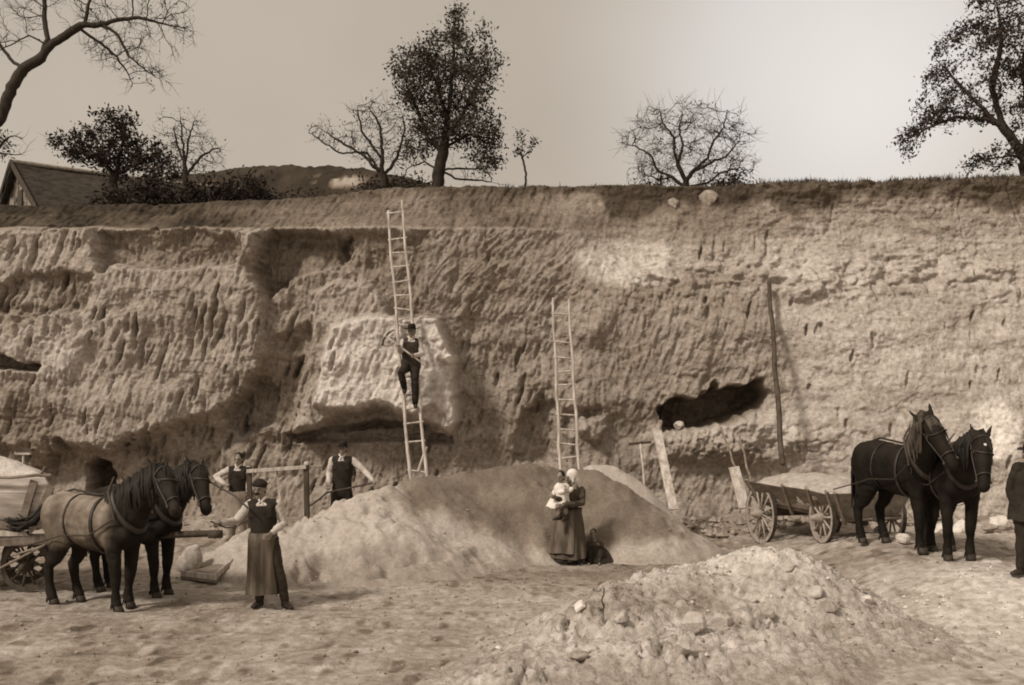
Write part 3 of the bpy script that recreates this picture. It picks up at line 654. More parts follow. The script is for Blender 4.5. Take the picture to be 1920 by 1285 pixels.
# bushes along the far edge of the plateau
def bush(label, px, py, Y, wpx, hpx, n, seed, m='leaf_dark', name='bush', size=.07):
    rng = np.random.default_rng(seed); c = PX(px, py, Y); base = np.array([c[0], Y, plat(c[0], Y)])
    rx = wpx / F * Y / 2; topz = H - (py - hpx - HY) / F * Y - base[2]
    root = empty(name, base); st = MB(); lf = MB(); tips = []
    for k in range(26):
        a = rng.uniform(0, 2 * math.pi); rr = rng.random() ** .5
        q = np.array([math.cos(a) * rr * rx, math.sin(a) * rr * .8, topz * (1 - .45 * rr ** 2) * rng.uniform(.62, 1.0)])
        mid = q * np.array([.35, .35, .5]) + rng.normal(0, .06, 3)
        st.tube([(q[0] * .08, q[1] * .08, 0), mid, q], [.025, .016, .006], 5, cap=False)
        for t in np.linspace(.35, 1, 6): tips.append(mid + (q - mid) * t if t > .3 else q)
        tips.append(q)
    st.build('stem', M['bark'], root); leaves(lf, tips, n, size, .17, rng); lf.build('foliage', M[m], root, smooth=False)
    tag(root, label, 'bush')
bush('dark rounded bush just right of the roof, under the leafy fruit tree', 290, 385, 29.0, 110, 62, 2600, 31)
bush('dark bush under the bare forked tree, right of the roof', 375, 385, 28.6, 130, 52, 2600, 32)
bush('wide dark bush in front of the left end of the hill', 462, 380, 28.2, 130, 62, 3000, 33)
bush('low dense bush behind the left end of the brink, beside the roof eaves', 235, 385, 28.0, 90, 34, 1500, 34)
bush('thin scrub around the foot of the bare spreading tree', 700, 362, 27.4, 130, 30, 900, 35, size=.05)
bush('thin scrub between the bare spreading tree and the tall leafy tree', 775, 358, 27.2, 90, 40, 900, 36, size=.05)
bush('low scrub at the right foot of the tall leafy tree', 572, 372, 27.6, 90, 18, 700, 37, size=.045)
bush('low scrub to the right of the round bare tree', 1365, 354, 25.8, 90, 26, 900, 38, size=.045)
bush('low scrub to the left of the round bare tree', 1225, 352, 25.8, 70, 18, 500, 39, size=.04)

# turf and weeds fringing the brink
rng = np.random.default_rng(77); gm_ = MB()
for _ in range(7200):
    x = rng.uniform(-12.3, 12.6); p = 960 + F * x / 24.6
    d = .25 if p < 1000 else (.6 if p < 1450 else 1.0)
    if rng.random() > d: continue
    i = int(np.clip(np.searchsorted(xs, x), 1, len(xs) - 1)); y = Yw[-1, i] + rng.uniform(-.05, .5); z = ztop[i] - .03
    h_ = rng.uniform(.03, .09) * (1.5 if p > 1430 else .9) * (2.0 if rng.random() < .02 else 1); a = rng.uniform(0, 6.28); dx, dy = math.cos(a) * .014, math.sin(a) * .014
    lx, ly = rng.normal(0, .03, 2)
    gm_.v += [(x - dx, y - dy, z), (x + dx, y + dy, z), (x + lx, y + ly, z + h_)]; k = len(gm_.v); gm_.f.append((k - 3, k - 2, k - 1))
for _ in range(60):       # taller weeds in clumps
    x = rng.uniform(4.5, 12.4) if rng.random() < .8 else rng.uniform(-2, 4.5); i = int(np.clip(np.searchsorted(xs, x), 1, len(xs) - 1)); H_ = rng.uniform(.07, .24)
    for __ in range(26):
        y = Yw[-1, i] + rng.uniform(0, .3); xx = x + rng.normal(0, .10); z = ztop[i] - .04; h_ = H_ * rng.uniform(.4, 1); lx, ly = rng.normal(0, .05, 2)
        gm_.v += [(xx - .012, y, z), (xx + .012, y + .006, z), (xx + lx, y + ly, z + h_)]; k = len(gm_.v); gm_.f.append((k - 3, k - 2, k - 1))
tag(gm_.build('grass', M['grass'], smooth=False), 'dark dry grass fringing the brink of the quarry', 'grass', kind='stuff')

# distant wooded hill with a pale outcrop, behind the brink at left
hx = np.linspace(-75, -12, 210); hy = np.linspace(170, 215, 60); X, Y = np.meshgrid(hx, hy)
pp = 960 + F * X / Y
crest = np.interp(pp, [200, 380, 430, 520, 560, 640, 700, 760, 820, 900], [345, 330, 322, 316, 318, 318, 326, 338, 352, 372])
zc = H + (HY - crest) * 190 / F
tt = (Y - 170) / 20.0
Zh = 28 + (zc - 28) * np.sin(np.clip(tt, 0, 1) * math.pi / 2) - np.clip(tt - 1, 0, 9) * 2 + .5 * fbm(X * .35, Y * .35, 4, 61) + .35 * sstep(.5, .9, vn(X * .9, Y * .9, 62))
pyh = HY - F * (Zh - H) / Y
tn = .05 + .03 * fbm(X * .3, Y * .3, 4, 63)
oc = sstep(.0, .22, fbm(X * .55, Zh * 1.2, 3, 66) + .12) * np.exp(-((pp - 637) / 46) ** 4) * np.exp(-((pyh - 340) / 10) ** 4)
tn = tn + .34 * oc * sstep(.1, .5, vn(pp / 9, pyh / 30, 68))
tag(mesh_np('hill', np.stack([X, Y, Zh], -1).reshape(-1, 3), grid_faces(210, 60), M['cliff'], col=tn.ravel()), kind='structure')

# ------------------------------------------------------------------ house roof above the pit
def house():
    a = Vector(PX(22, 305, 33.0)); d = Vector((.79, .61, 0)).normalized(); s = Vector((.61, -.79, 0)).normalized()
    root = empty('house', (a.x, a.y, plat(a.x, 31) - .1)); o = Vector(root.location)
    L = 8.4; hw = 3.1; drop = 1.95; hz = a.z - o.z; az_ = hz - drop
    def P(u, v, z): return d * u + s * v + Vector((0, 0, z))
    g = MB(); g.add([P(.18, -hw + .25, 0), P(.18, hw - .25, 0), P(.18, hw - .25, az_), P(.18, 0, hz - .12), P(.18, -hw + .25, az_), P(.42, -hw + .25, 0), P(.42, hw - .25, 0), P(.42, hw - .25, az_), P(.42, 0, hz - .12), P(.42, -hw + .25, az_)],
        [(0, 1, 2, 3, 4), (9, 8, 7, 6, 5), (0, 5, 6, 1), (1, 6, 7, 2), (2, 7, 8, 3), (3, 8, 9, 4), (4, 9, 5, 0)])
    w_ = g.build('gable_wall', M['plaster'], root, smooth=False)
    g = MB(); g.box(P(.16, .35, hz - 1.15), (.05, .5, .55), Matrix.Rotation(math.atan2(d.y, d.x), 3, 'Z')); g.build('window', M['wood_dark'], w_, smooth=False)
    g = MB(); g.beam(P(.42, hw - .35, az_ / 2), P(L - .1, hw - .35, az_ / 2), .2, az_); g.beam(P(.42, -hw + .35, az_ / 2), P(L - .1, -hw + .35, az_ / 2), .2, az_); g.build('side_wall', M['plaster'], root, smooth=False)
    g = MB(); rs = np.random.default_rng(5)
    for sg in (1, -1):
        nu, nv_ = 60, 26; V = []
        for lay in (0, 1):
            for j in range(nv_):
                for i in range(nu):
                    u = L * i / (nu - 1); v = hw * 1.03 * j / (nv_ - 1)
                    z = hz - drop * v / hw + .0 - .05 * math.sin(u * .8) * (1 - v / hw) + .035 * float(fbm(np.array([u * 2.2]), np.array([v * 2.0 + sg * 5]), 3, 8)[0])
                    V.append(P(u, sg * v, z - lay * .2))
        q = grid_faces(nu, nv_).tolist(); n = nu * nv_
        Fc = q + [tuple(n + k for k in f[::-1]) for f in q]
        for i in range(nu - 1): Fc.append(((nv_ - 1) * nu + i, (nv_ - 1) * nu + i + 1, n + (nv_ - 1) * nu + i + 1, n + (nv_ - 1) * nu + i))
        for j in range(nv_ - 1): Fc.append((j * nu, (j + 1) * nu, n + (j + 1) * nu, n + j * nu)); Fc.append((j * nu + nu - 1, n + j * nu + nu - 1, n + (j + 1) * nu + nu - 1, (j + 1) * nu + nu - 1))
        g.add(V, Fc)
    rf = g.build('roof', M['roof'], root)
    g = MB()
    for sg in (1, -1): g.beam(P(-.04, 0, hz + .02), P(-.04, sg * hw * 1.03, hz - drop * 1.02), .04, .16)
    g.build('bargeboard', M['wood_dark'], rf, smooth=False)
    g = MB(); g.tube([P(0, 0, hz + .03), P(L / 2, 0, hz - .01), P(L, 0, hz + .03)], [.07] * 3, 8); g.build('ridge_cap', M['stone2'], rf)
    tag(root, 'low house with a dark roof and flaking pale gable at the far left', 'house')
house()
# ------------------------------------------------------------------ ladders, poles, boards
def ladder(label, top_l, top_r, bot_l, bot_r, Yt, Yb_, rungs, bowed=False):
    bl = Vector(PX(*bot_l, Yb_)); br = Vector(PX(*bot_r, Yb_)); tl = Vector(PX(*top_l, Yt)); t_r = Vector(PX(*top_r, Yt))
    base = (bl + br) / 2; root = empty('ladder', base); k0 = base
    up = (tl - bl).normalized(); wd = (br - bl).normalized(); nrm_ = wd.cross(up)
    for a, b in ((bl, tl), (br, t_r)):
        g = MB(); e = (a - b).normalized() * .55       # the feet stand behind the heap
        n = 12; pts = [a + e + (b - a - e) * (i / n) + Vector((.012 * math.sin(i * 1.7), .012 * math.cos(i * 2.1), 0)) - k0 for i in range(n + 1)]
        g.tube(pts, [.035 - .009 * i / n + .003 * math.sin(i * 2.3 + a.x) for i in range(n + 1)], 8, side=(1, 0, 0)); g.build('rail', M['wood_pale'], root)
    for py in rungs:
        def at(a, b, pa, pb):
            # depth and place along the rail whose picture row is py
            lo, hi = -.3, 1.1
            for _ in range(40):
                m_ = (lo + hi) / 2; q = a + (b - a) * m_
                if HY - F * (q.z - H) / q.y > py: lo = m_
                else: hi = m_
            return a + (b - a) * lo
        p = at(bl, tl, 0, 0); q = at(br, t_r, 0, 0); ov = (q - p).normalized() * .03; dz = Vector((0, 0, random.uniform(-.03, .03)))
        g = MB(); g.tube([p - ov - k0 + dz + nrm_ * .0, q + ov - k0 - dz], [.018, .018], 7); g.build('rung', M['wood_pale'], root)
    if bowed:
        p = Vector(PX(800, 838, Yb_ + .12)); q = Vector(PX(784, 884, Yb_)); g = MB(); g.beam(p - k0, q - k0, .05, .03); g.build('brace', M['wood_pale'], root, smooth=False)
    tag(root, label, 'ladder'); return root
random.seed(4)
L1 = ladder('tall pale wooden ladder reaching the brink, with a man standing on it', (727, 397), (753, 377), (769, 895), (799, 885), 22.75, 21.3,
       [399, 448, 474, 500, 528, 554, 580, 610, 641, 673, 707, 741, 766, 793, 828, 884], True)
L2 = ladder('shorter pale wooden ladder behind the woman and the heap', (1036, 560), (1066, 562), (1051, 880), (1086, 880), 22.35, 21.4,
       [589, 642, 671, 697, 722, 750, 778, 806, 833, 858])
def stick(name, label, cat, a, b, w_, t_, m, rnd=False, Ya=None, Yb_=None, **k):
    p = Vector(PX(a[0], a[1], Ya)); q = Vector(PX(b[0], b[1], Yb_)); g = MB()
    if rnd: n = 8; g.tube([(q - p) * (i / n) + Vector((.015 * math.sin(i * 2 + a[0]), 0, .0)) for i in range(n + 1)], [w_ * (1 - .25 * i / n) for i in range(n + 1)], 8)
    else: g.beam((0, 0, 0), q - p, w_, t_, up=(0, -1, .2))
    o = g.build(name, M[m], None, smooth=rnd, bevel=None if rnd else .004, loc=p); tag(o, label, cat, **k); return o
stick('pole', 'tall dark round pole leaning on the wall above the loaded wagon', 'pole', (1467, 868), (1442, 532), .058, 0, 'wood_dark', True, 21.0, wall_y(5.35, 5.1) - .08)
stick('plank', 'pale plank leaning against the ledge under the dark hollow', 'plank', (1263, 956), (1232, 808), .17, .04, 'wood_pale', False, 20.7, 21.75)
stick('plank', 'short pale plank leaning just behind the rear wagon wheel', 'plank', (1396, 953), (1376, 876), .20, .04, 'wood_pale', False, 20.4, 20.8)
stick('thin_pole', 'long thin pole leaning on the ledge behind the wagon, left one of two', 'pole', (1398, 930), (1352, 802), .025, 0, 'wood_mid', True, 20.6, 21.8)
stick('thin_pole', 'long thin pole leaning on the ledge behind the wagon, right one of two', 'pole', (1412, 920), (1384, 808), .025, 0, 'wood_mid', True, 20.6, 21.8)
stick('stake', 'thin dark stake stuck upright in the foreground clods', 'stake', (1130, 1192), (1131, 1104), .010, 0, 'wood_dark', True, 11.6, 11.6)
def rake(label, foot, head, half, Yf, Yh, m1='wood_pale', m2='wood_dark'):
    p = Vector(PX(*foot, Yf)); q = Vector(PX(*head, Yh)); root = empty('wooden_rake', p)
    g = MB(); g.tube([(0, 0, 0), (q - p) * .5 + Vector((.012, 0, 0)), q - p], [.021, .022, .021], 8); g.build('handle', M[m1], root)
    g = MB(); d = Vector((half, .02, .02)); g.beam(q - p - d, q - p + d, .06, .05); g.build('head', M[m2], root, smooth=False, bevel=.006)
    tag(root, label, 'rake')
rake('wooden rake standing head up against the quarry wall, left of the leaning plank', (1208, 912), (1200, 831), .22, 21.1, 21.7)
# wooden sieve frame behind the heap
def frame():
    Yf = 19.9; a = Vector(PX(466, 1000, Yf)); root = empty('sieve_frame', (a.x, a.y, gz(a.x, a.y)))
    o = Vector(root.location)
    P = lambda x, y, Y=Yf: Vector(PX(x, y, Y)) - o
    g = MB(); g.beam(P(469, 990), P(467, 875), .085, .08, up=(0, 1, 0)); g.build('post', M['wood_dark'], root, smooth=False, bevel=.005)
    g = MB(); g.beam(P(576, 990), P(574, 872), .09, .10, up=(0, 1, 0)); g.build('post', M['wood_dark'], root, smooth=False, bevel=.005)
    g = MB(); g.beam(P(463, 884, Yf - .06), P(574, 876, Yf - .06), .06, .065); g.build('top_bar', M['wood_pale'], root, smooth=False, bevel=.005)
    g = MB(); g.box(P(575, 869), (.08, .1, .06)); g.build('peg', M['wood_pale'], root, smooth=False, bevel=.01)
    g = MB(); g.box(P(466, 877), (.07, .08, .05)); g.build('peg', M['wood_pale'], root, smooth=False, bevel=.01)
    g = MB(); g.beam(P(519, 882), P(530, 985), .035, .02, up=(0, 1, 0)); g.build('slat', M['wood_pale'], root, smooth=False)
    g = MB(); g.beam(P(570, 882), P(569, 985), .015, .02, up=(0, 1, 0)); g.build('slat', M['wood_pale'], root, smooth=False)
    tag(root, 'upright wooden sieve frame with pale top bar behind the sand heap', 'sieve frame')
frame()
# board tray lying between the black horse and the man
def tray():
    a = feet(372, 1092); root = empty('board_tray', a); o = Vector(a)
    def G(px, py, z=0):
        p = feet(px, py); hz = p[2]
        try: hz = hz + .35 * max(0, heap_z(p[0], p[1]) - hz)
        except IndexError: pass
        return Vector((p[0], p[1], hz + .02)) - o + Vector((0, 0, z))
    b1, b2, b3, b4 = G(338, 1088), G(404, 1096), G(456, 1068), G(352, 1062)
    g = MB(); g.hexa([b1, b2, b3, b4], [p + Vector((0, 0, .04)) for p in (b1, b2, b3, b4)]); g.build('bottom_board', M['wood_mid'], root, smooth=False)
    def wall_(p, q, h, t, m, n):
        u = (q - p).normalized(); s_ = Vector((-u.y, u.x, 0)) * t
        g = MB(); g.hexa([p, q, q + s_, p + s_], [v + Vector((0, 0, h)) for v in (p, q, q + s_, p + s_)]); g.build(n, M[m], root, smooth=False, bevel=.004)
    z4 = Vector((0, 0, .041))
    wall_(b1 + z4, b2 + z4, .08, .03, 'wood_pale', 'side_board'); wall_(b2 + z4, b3 + z4, .09, .03, 'wood_pale', 'side_board'); wall_(b4 + z4 + Vector((.05, -.03, 0)), b3 + z4 + Vector((-.1, -.03, 0)), .13, .03, 'wood_pale', 'side_board')
    g = MB(); g.beam(G(425, 1062, .12), G(440, 1040, .22), .05, .05); g.build('handle', M['wood_mid'], root, smooth=False)
    tag(root, 'shallow tray of pale boards lying on the ground beside the aproned man', 'board tray')
    s = MB(); c = Vector(feet(360, 1078)); s.ell((0, 0, .19), (.17, .13, .22)); s.ell((-.1, -.02, .12), (.14, .12, .15)); s.ell((.06, 0, .36), (.07, .06, .07))
    bag = s.build('sack', M['sack'], vox=.02, sm=3, loc=c + Vector((0, .0, .045))); tag(bag, 'pale lumpy sack standing on the board tray by the black horse', 'sack')
M['sack'] = mat('sacking', .30, .48, scale=14, bump=.01, bscale=60)
tray()

M['clod'] = mat('clod', .24, .40, scale=9, bump=.01, bscale=30)
# ------------------------------------------------------------------ rocks
def rock(label, loc, size, seed, m='stone', cat='stone', group=None, name='stone', flat=.75):
    rng = np.random.default_rng(seed); g = MB(); g.ell((0, 0, 0), (1, 1, 1), nu=26, nv_=18)
    v = np.array(g.v); dirs = rng.normal(0, 1, (13, 3)); dirs /= np.linalg.norm(dirs, axis=1, keepdims=True)
    cut = rng.uniform(.48, .82, 13); r = np.ones(len(v))
    for d, c in zip(dirs, cut): t = v @ d; r = np.minimum(r, np.where(t > 1e-3, c / np.maximum(t, 1e-3), 9))
    v = v * r[:, None] * (1 + .05 * fbm(v[:, 0] * 4 + seed, v[:, 1] * 4 + v[:, 2] * 3, 3, seed))[:, None]
    v = v * np.array([size, size * rng.uniform(.7, 1), size * flat]); a = rng.uniform(0, 6.28); c_, s_ = math.cos(a), math.sin(a)
    v = np.stack([v[:, 0] * c_ - v[:, 1] * s_, v[:, 0] * s_ + v[:, 1] * c_, v[:, 2]], 1); g.v = [tuple(p) for p in v]
    o = g.build(name, M[m], smooth=False, loc=loc)
    if label: tag(o, label, cat, group)
    return o
def wallrock(label, px, py, size, seed, m='stone', out=.0, **k):
    x = (px - 960) / F * 23.2
    for _ in range(6):
        z = H + (HY - py) * wall_y(x, H + (HY - py) / F * 23.2) / F; y = wall_y(x, z); x = (px - 960) / F * y; z = H + (HY - py) * y / F
    return rock(label, (x, y - out, z), size, seed, m, **k)
def toprock(label, px, py, size, seed, m, flat):
    x = (px - 960) / F * 24.1; z = H + (HY - py) / F * 24.1
    return rock(label, (x, wall_y(x, z) + size * .35, z), size, seed, m, flat=flat, name='stone_block')
toprock('narrow pale stone block at the brink, left of the bare tree foot', 1267, 378, .20, 3, 'stone2', 1.1)
toprock('larger pale stone block at the brink, right of the bare tree foot', 1330, 371, .30, 5, 'stone2', .8)
wallrock('rounded stone sitting on the lip of the dark hollow', 1274, 799, .14, 7, 'stone')
wallrock('white chunk sticking out of the big lit boulder face beside the ladder man', 838, 672, .14, 8, 'stone_white')
G1 = 'stones and clods lying on the foreground rubble'
def rubrock(label, px, py, size, seed, m, group=None):
    # march along the sight line until it meets the rubble or ground
    for Yq in np.arange(9.0, 15.2, .02):
        p = PX(px, py, Yq); h = gz(p[0], p[1])
        try: h = max(h, rub_z(p[0], p[1]))
        except IndexError: pass
        if p[2] <= h: break
    return rock(label, (p[0], p[1], h + size * .25), size, seed, m, group=group)
rubrock('large pale split stone low on the front of the rubble mound', 1300, 1185, .20, 21, 'stone')
rubrock('pale stone just right of the large split one on the rubble mound', 1352, 1176, .15, 22, 'stone')
rubrock('pale lump below the large split stone on the rubble mound', 1280, 1222, .12, 23, 'stone')
rubrock('white stone near the thin dark stake at the left end of the rubble', 1086, 1146, .10, 24, 'stone_white')
rubrock('dark stone at the far left foot of the rubble', 978, 1176, .09, 25, 'stone2')
rubrock('grey stone at the right foot of the rubble mound, in its own shadow', 1556, 1144, .13, 26, 'stone2')
rubrock('pale stone right of the rubble crest, above the grey one', 1508, 1096, .10, 27, 'stone')
rubrock('pale stone near the bottom edge below the stake', 1105, 1222, .10, 28, 'stone')
rubrock('dark stone near the bottom edge left of the stake', 1085, 1238, .11, 29, 'stone2')
rubrock('pale clod on the right slope of the mound, nearest the crest', 1476, 1066, .09, 31, 'stone')
rubrock('largest pale clod halfway down the right slope of the mound', 1530, 1118, .11, 32, 'stone')
rubrock('white clod at the right end of the mound, on the open floor', 1622, 1128, .08, 33, 'stone_white')
rubrock('flat pale clod in the middle of the mound face', 1405, 1128, .12, 34, 'stone')
rubrock('grey clod between the split stone and the right slope', 1440, 1160, .10, 35, 'stone2')
rubrock('pale clod low on the left tail of the mound', 1165, 1165, .09, 36, 'stone')
# loose clods: hundreds, scattered
rng = np.random.default_rng(99); lm = MB(); lw = MB()
def scatter(n, pick, smin, smax, mb, hfun):
    for _ in range(n):
        x, y = pick(); z = hfun(x, y); s_ = smin + (smax - smin) * rng.random() ** 3
        c = Vector((x, y, z + s_ * .2)); k = len(mb.v)
        V = [c + Vector((a * s_ * rng.uniform(.6, 1.2), b * s_ * rng.uniform(.6, 1.2), d * s_ * rng.uniform(.5, .9))) for a, b, d in ((1, 0, 0), (0, 1, 0), (-1, 0, 0), (0, -1, 0), (.4, .3, 1), (-.4, -.3, .9), (0, 0, -1))]
        mb.v += [tuple(v) for v in V]; mb.f += [(k, k + 1, k + 4), (k + 1, k + 2, k + 5, k + 4), (k + 2, k + 3, k + 5), (k + 3, k, k + 4, k + 5), (k + 1, k, k + 6), (k + 2, k + 1, k + 6), (k + 3, k + 2, k + 6), (k, k + 3, k + 6)]
def rh(x, y):
    z = gz(x, y)
    try: z = max(z, rub_z(x, y))
    except IndexError: pass
    return z
def pick_r():
    t = rng.random(); a = rp(*[(1050, 1190, 11.6, 0), (1300, 1080, 12.3, 0), (1430, 1060, 12.6, 0), (1560, 1120, 12.3, 0), (1250, 1180, 11.4, 0), (1700, 1160, 12.0, 0)][rng.integers(6)])
    return a[0] + rng.normal(0, .7), a[1] + rng.normal(0, .55)
scatter(800, pick_r, .008, .032, lm, rh)
scatter(1900, lambda: (rng.uniform(-7, 9), rng.uniform(9.6, 17)), .006, .034, lm, rh)
dk = MB(); scatter(420, lambda: (rng.uniform(-7, 4), 9.7 + 6.5 * rng.random() ** 1.5), .008, .034, dk, rh)
tag(dk.build('dung_and_chips', M['wood_mid'], smooth=False), 'dark chips and dung trodden into the quarry floor', 'debris', kind='stuff')
tag(lm.build('loose_clods', M['clod'], smooth=False), 'small loose clods and pebbles scattered over the mound and floor', 'pebbles', kind='stuff')
scatter(170, lambda: (rng.normal(5.2, 1.2), rng.normal(12.9, .6)), .012, .04, lw, rh)
scatter(60, pick_r, .015, .05, lw, rh)
tag(lw.build('chalk_pieces', M['stone_white'], smooth=False), 'white chalk crumbs strewn right of the foreground mound', 'pebbles', kind='stuff')
# debris fringe along the foot of the face
ft = MB()
def pick_w(): x = rng.uniform(2.6, 8.5); return x, rng.uniform(21.0, 22.4) - .3
scatter(420, pick_w, .02, .14, ft, lambda x, y: gz(x, y) + rng.uniform(0, .05))
scatter(300, lambda: (rng.uniform(-9, -1.5), rng.uniform(20.8, 22.2)), .02, .10, ft, lambda x, y: gz(x, y))
def hpick():
    t = rng.random(); px_ = 560 + 720 * t; return None
def pick_h():
    px_ = rng.uniform(540, 1290); Yq = rng.uniform(15.4, 18.6) if px_ < 900 else rng.uniform(17.0, 19.0); return (px_ - 960) / F * Yq, Yq
def hh_(x, y):
    try: return max(gz(x, y), heap_z(x, y))
    except IndexError: return gz(x, y)
scatter(600, pick_h, .006, .028, ft, hh_)
tag(ft.build('fallen_lumps', M['clod'], smooth=False), 'crumbled lumps fallen along the foot of the quarry wall', 'debris', kind='stuff')
for i, (px_, py_, s_, lab) in enumerate((
    (1800, 985, .26, 'white chalk block seen between the two right hand horses'), (1762, 985, .20, 'white chalk block seen between the front legs of the right team'),
    (1870, 975, .26, 'large white chalk block between the team and the man in black'), (1742, 972, .16, 'small white chalk block behind the first black horse'),
    (1655, 985, .16, 'pale block on the ground below the belly of the first black horse'), (1690, 1000, .14, 'pale block behind the front legs of the first black horse'))):
    p = feet(px_, py_ + 18); rock(lab, (p[0], p[1], p[2] + s_ * .5), s_, 60 + i, 'stone_white', name='chalk_block', cat='chalk block')
p = feet(1858, 1000); rock('dark earth clod in front of the white blocks at the right', (p[0], p[1], p[2] + .1), .24, 70, 'stone2', name='clod', cat='clod', flat=.5)

# ------------------------------------------------------------------ wagons
def wheel(root, c, R, tread, axis_v, ns=12, m='wood_mid', name='wheel', wid=.055):
    """spoked wheel: rim with its tyre, hub and spokes; axis_v = axle direction"""
    ax = Vector(axis_v).normalized(); u = Vector((0, 0, 1)); u = (u - ax * u.dot(ax)).normalized(); v = ax.cross(u); c = Vector(c)
    def ring(r0, r1, hw, n=48):
        V = []
        for k in range(n):
            a = 2 * math.pi * k / n; e = u * math.cos(a) + v * math.sin(a)
            V += [e * r0 - ax * hw, e * r1 - ax * hw, e * r1 + ax * hw, e * r0 + ax * hw]
        Fc = []
        for k in range(n):
            b = 4 * k; d = 4 * ((k + 1) % n)
            for j in range(4): Fc.append((b + j, b + (j + 1) % 4, d + (j + 1) % 4, d + j))
        return V, Fc
    g = MB(); g.add(*ring(R - .075, R - .012, wid * .5)); w_ = g.build(name, M[m], root, smooth=False, loc=c)
    g = MB(); g.add(*ring(R - .012, R, wid * .56)); g.build('tyre', M['iron'], w_, smooth=False)
    g = MB(); g.tube([-ax * .16, -ax * .05, ax * .05, ax * .16], [.05, .085, .085, .05], 14); g.build('hub', M[m], w_)
    for k in range(ns):
        a = 2 * math.pi * (k + .3) / ns; e = u * math.cos(a) + v * math.sin(a)
        g = MB(); g.tube([e * .06 , e * (R * .5), e * (R - .06)], [.020, .017, .019], 6, cap=False); g.build('spoke', M[m], w_)
    return w_
def wagon():
    d = Vector((.264, -.965, 0)); s = Vector((.965, .264, 0)); 
    rear = Vector(feet(1427, 1020)); front = rear + d * 2.05; front.z = gz(front.x, front.y)
    root = empty('wagon', rear, 0); zr = 0; zf = front.z - rear.z
    RR, RF = .54, .42
    ws = wheel(root, (0, 0, RR), RR, 0, s, 12, 'wood_wheel'); wheel(root, s * 1.3 + Vector((0, 0, RR + .02)), RR, 0, s, 12, 'wood_wheel')
    # the fore carriage is turned a little towards the team
    sf = Matrix.Rotation(math.radians(-4), 3, 'Z') @ s
    fc = d * 2.05 + s * .65 + Vector((0, 0, zf + RF))
    wheel(root, fc - sf * .62, RF, 0, sf, 10, 'wood_wheel'); wheel(root, fc + sf * .62, RF, 0, sf, 10, 'wood_wheel')
    def P(a, b, z): return d * a + s * b + Vector((0, 0, z))
    g = MB(); g.tube([P(0, .02, RR), P(0, 1.28, RR)], [.045, .045], 8); g.box(P(0, .65, RR + .08), (.9, .12, .12), Matrix.Rotation(math.atan2(s.y, s.x), 3, 'Z')); g.build('axle', M['wood_dark'], root)
    g = MB(); g.tube([fc - sf * .6, fc + sf * .6], [.045, .045], 8); g.beam(fc - sf * .5 + Vector((0, 0, .13)), fc + sf * .5 + Vector((0, 0, .13)), .12, .14); g.build('axle', M['wood_dark'], root)
    g = MB(); g.tube([P(-.5, .65, .62), P(2.3, .65, .60)], [.05, .05], 8); g.build('reach_pole', M['wood_dark'], root)
    # flared box: floor, two side boards, rear and front boards
    a0, a1 = -.42, 2.45; zb, zt = .70, 1.10; lo, li = .20, -.10
    g = MB()
    def slab(p4, n, t): return [p + n * t for p in p4]
    def panel(p4, n, t, nm, m='wood_wagon'):
        g = MB(); q = slab(p4, n, t); g.hexa(p4, q); return g.build(nm, M[m], root, smooth=False, bevel=.006)
    zup = Vector((0, 0, 1))
    panel([P(a0, .2, zb), P(a1, .2, zb), P(a1, 1.1, zb), P(a0, 1.1, zb)][::-1], zup, .04, 'floor')
    # the near side is three boards with gaps and battens
    for (u0, u1, dz) in ((a0, .95, 0), (.98, 1.75, .02), (1.78, a1 + .1, -.02)):
        panel([P(u0, .19, zb - .02), P(u1, .19, zb - .02), P(u1, -.10, zt + dz), P(u0, -.10, zt + .02)], -s, .035, 'side_board')
    panel([P(a0, 1.11, zb), P(a1, 1.11, zb), P(a1, 1.40, zt), P(a0, 1.40, zt)], s, .035, 'side_board')
    for u in (-.25, .8, 1.6, 2.2, 2.45):
        g = MB(); g.beam(P(u + .02, .16, zb - .08), P(u + .25 if u > .5 else u, -.16, zt + .05), .09, .035, up=s); g.build('batten', M['wood_mid'], root, smooth=False)
    g = MB(); g.hexa([P(a1, .2, zb), P(a1, 1.1, zb), P(a1 - .04, 1.1, zb), P(a1 - .04, .2, zb)], [P(a1, -.1, zt), P(a1, 1.38, zt), P(a1 - .04, 1.38, zt), P(a1 - .04, -.1, zt)]); g.build('end_board', M['wood_wagon'], root, smooth=False)
    g = MB(); g.hexa([P(a0, .2, zb), P(a0, 1.1, zb), P(a0 - .04, 1.1, zb), P(a0 - .04, .2, zb)], [P(a0, -.1, zt), P(a0, 1.38, zt), P(a0 - .04, 1.38, zt), P(a0 - .04, -.1, zt)]); g.build('end_board', M['wood_wagon'], root, smooth=False)
    # load of sand: heaped surface
    nu, nw = 44, 22; V = []
    for i in range(nu):
        for j in range(nw):
            a = a0 + .02 + (a1 - a0 - .06) * i / (nu - 1); t = j / (nw - 1); b = -.085 + 1.46 * t
            ed = min(1, 3.2 * min(t, 1 - t)); en = min(1, 3.5 * min(i / (nu - 1), 1 - i / (nu - 1)))
            z = zt - .02 + .20 * (ed ** .8) * (en ** .6) * (1.15 - .25 * i / nu) + .06 * float(fbm(np.array([a * 4.]), np.array([b * 4.]), 4, 9, .65)[0])
            V.append(P(a, b, z))
    q = grid_faces(nw, nu).tolist(); n = len(V); V2 = [P(a0 + .05 + (a1 - a0 - .1) * i / (nu - 1), .1 + 1.1 * j / (nw - 1), zb + .05) for i in range(nu) for j in range(nw)]
    Fc = q + [tuple(n + k for k in f[::-1]) for f in q]
    for i in range(nu - 1): Fc.append((i * nw, (i + 1) * nw, n + (i + 1) * nw, n + i * nw)); Fc.append((i * nw + nw - 1, n + i * nw + nw - 1, n + (i + 1) * nw + nw - 1, (i + 1) * nw + nw - 1))
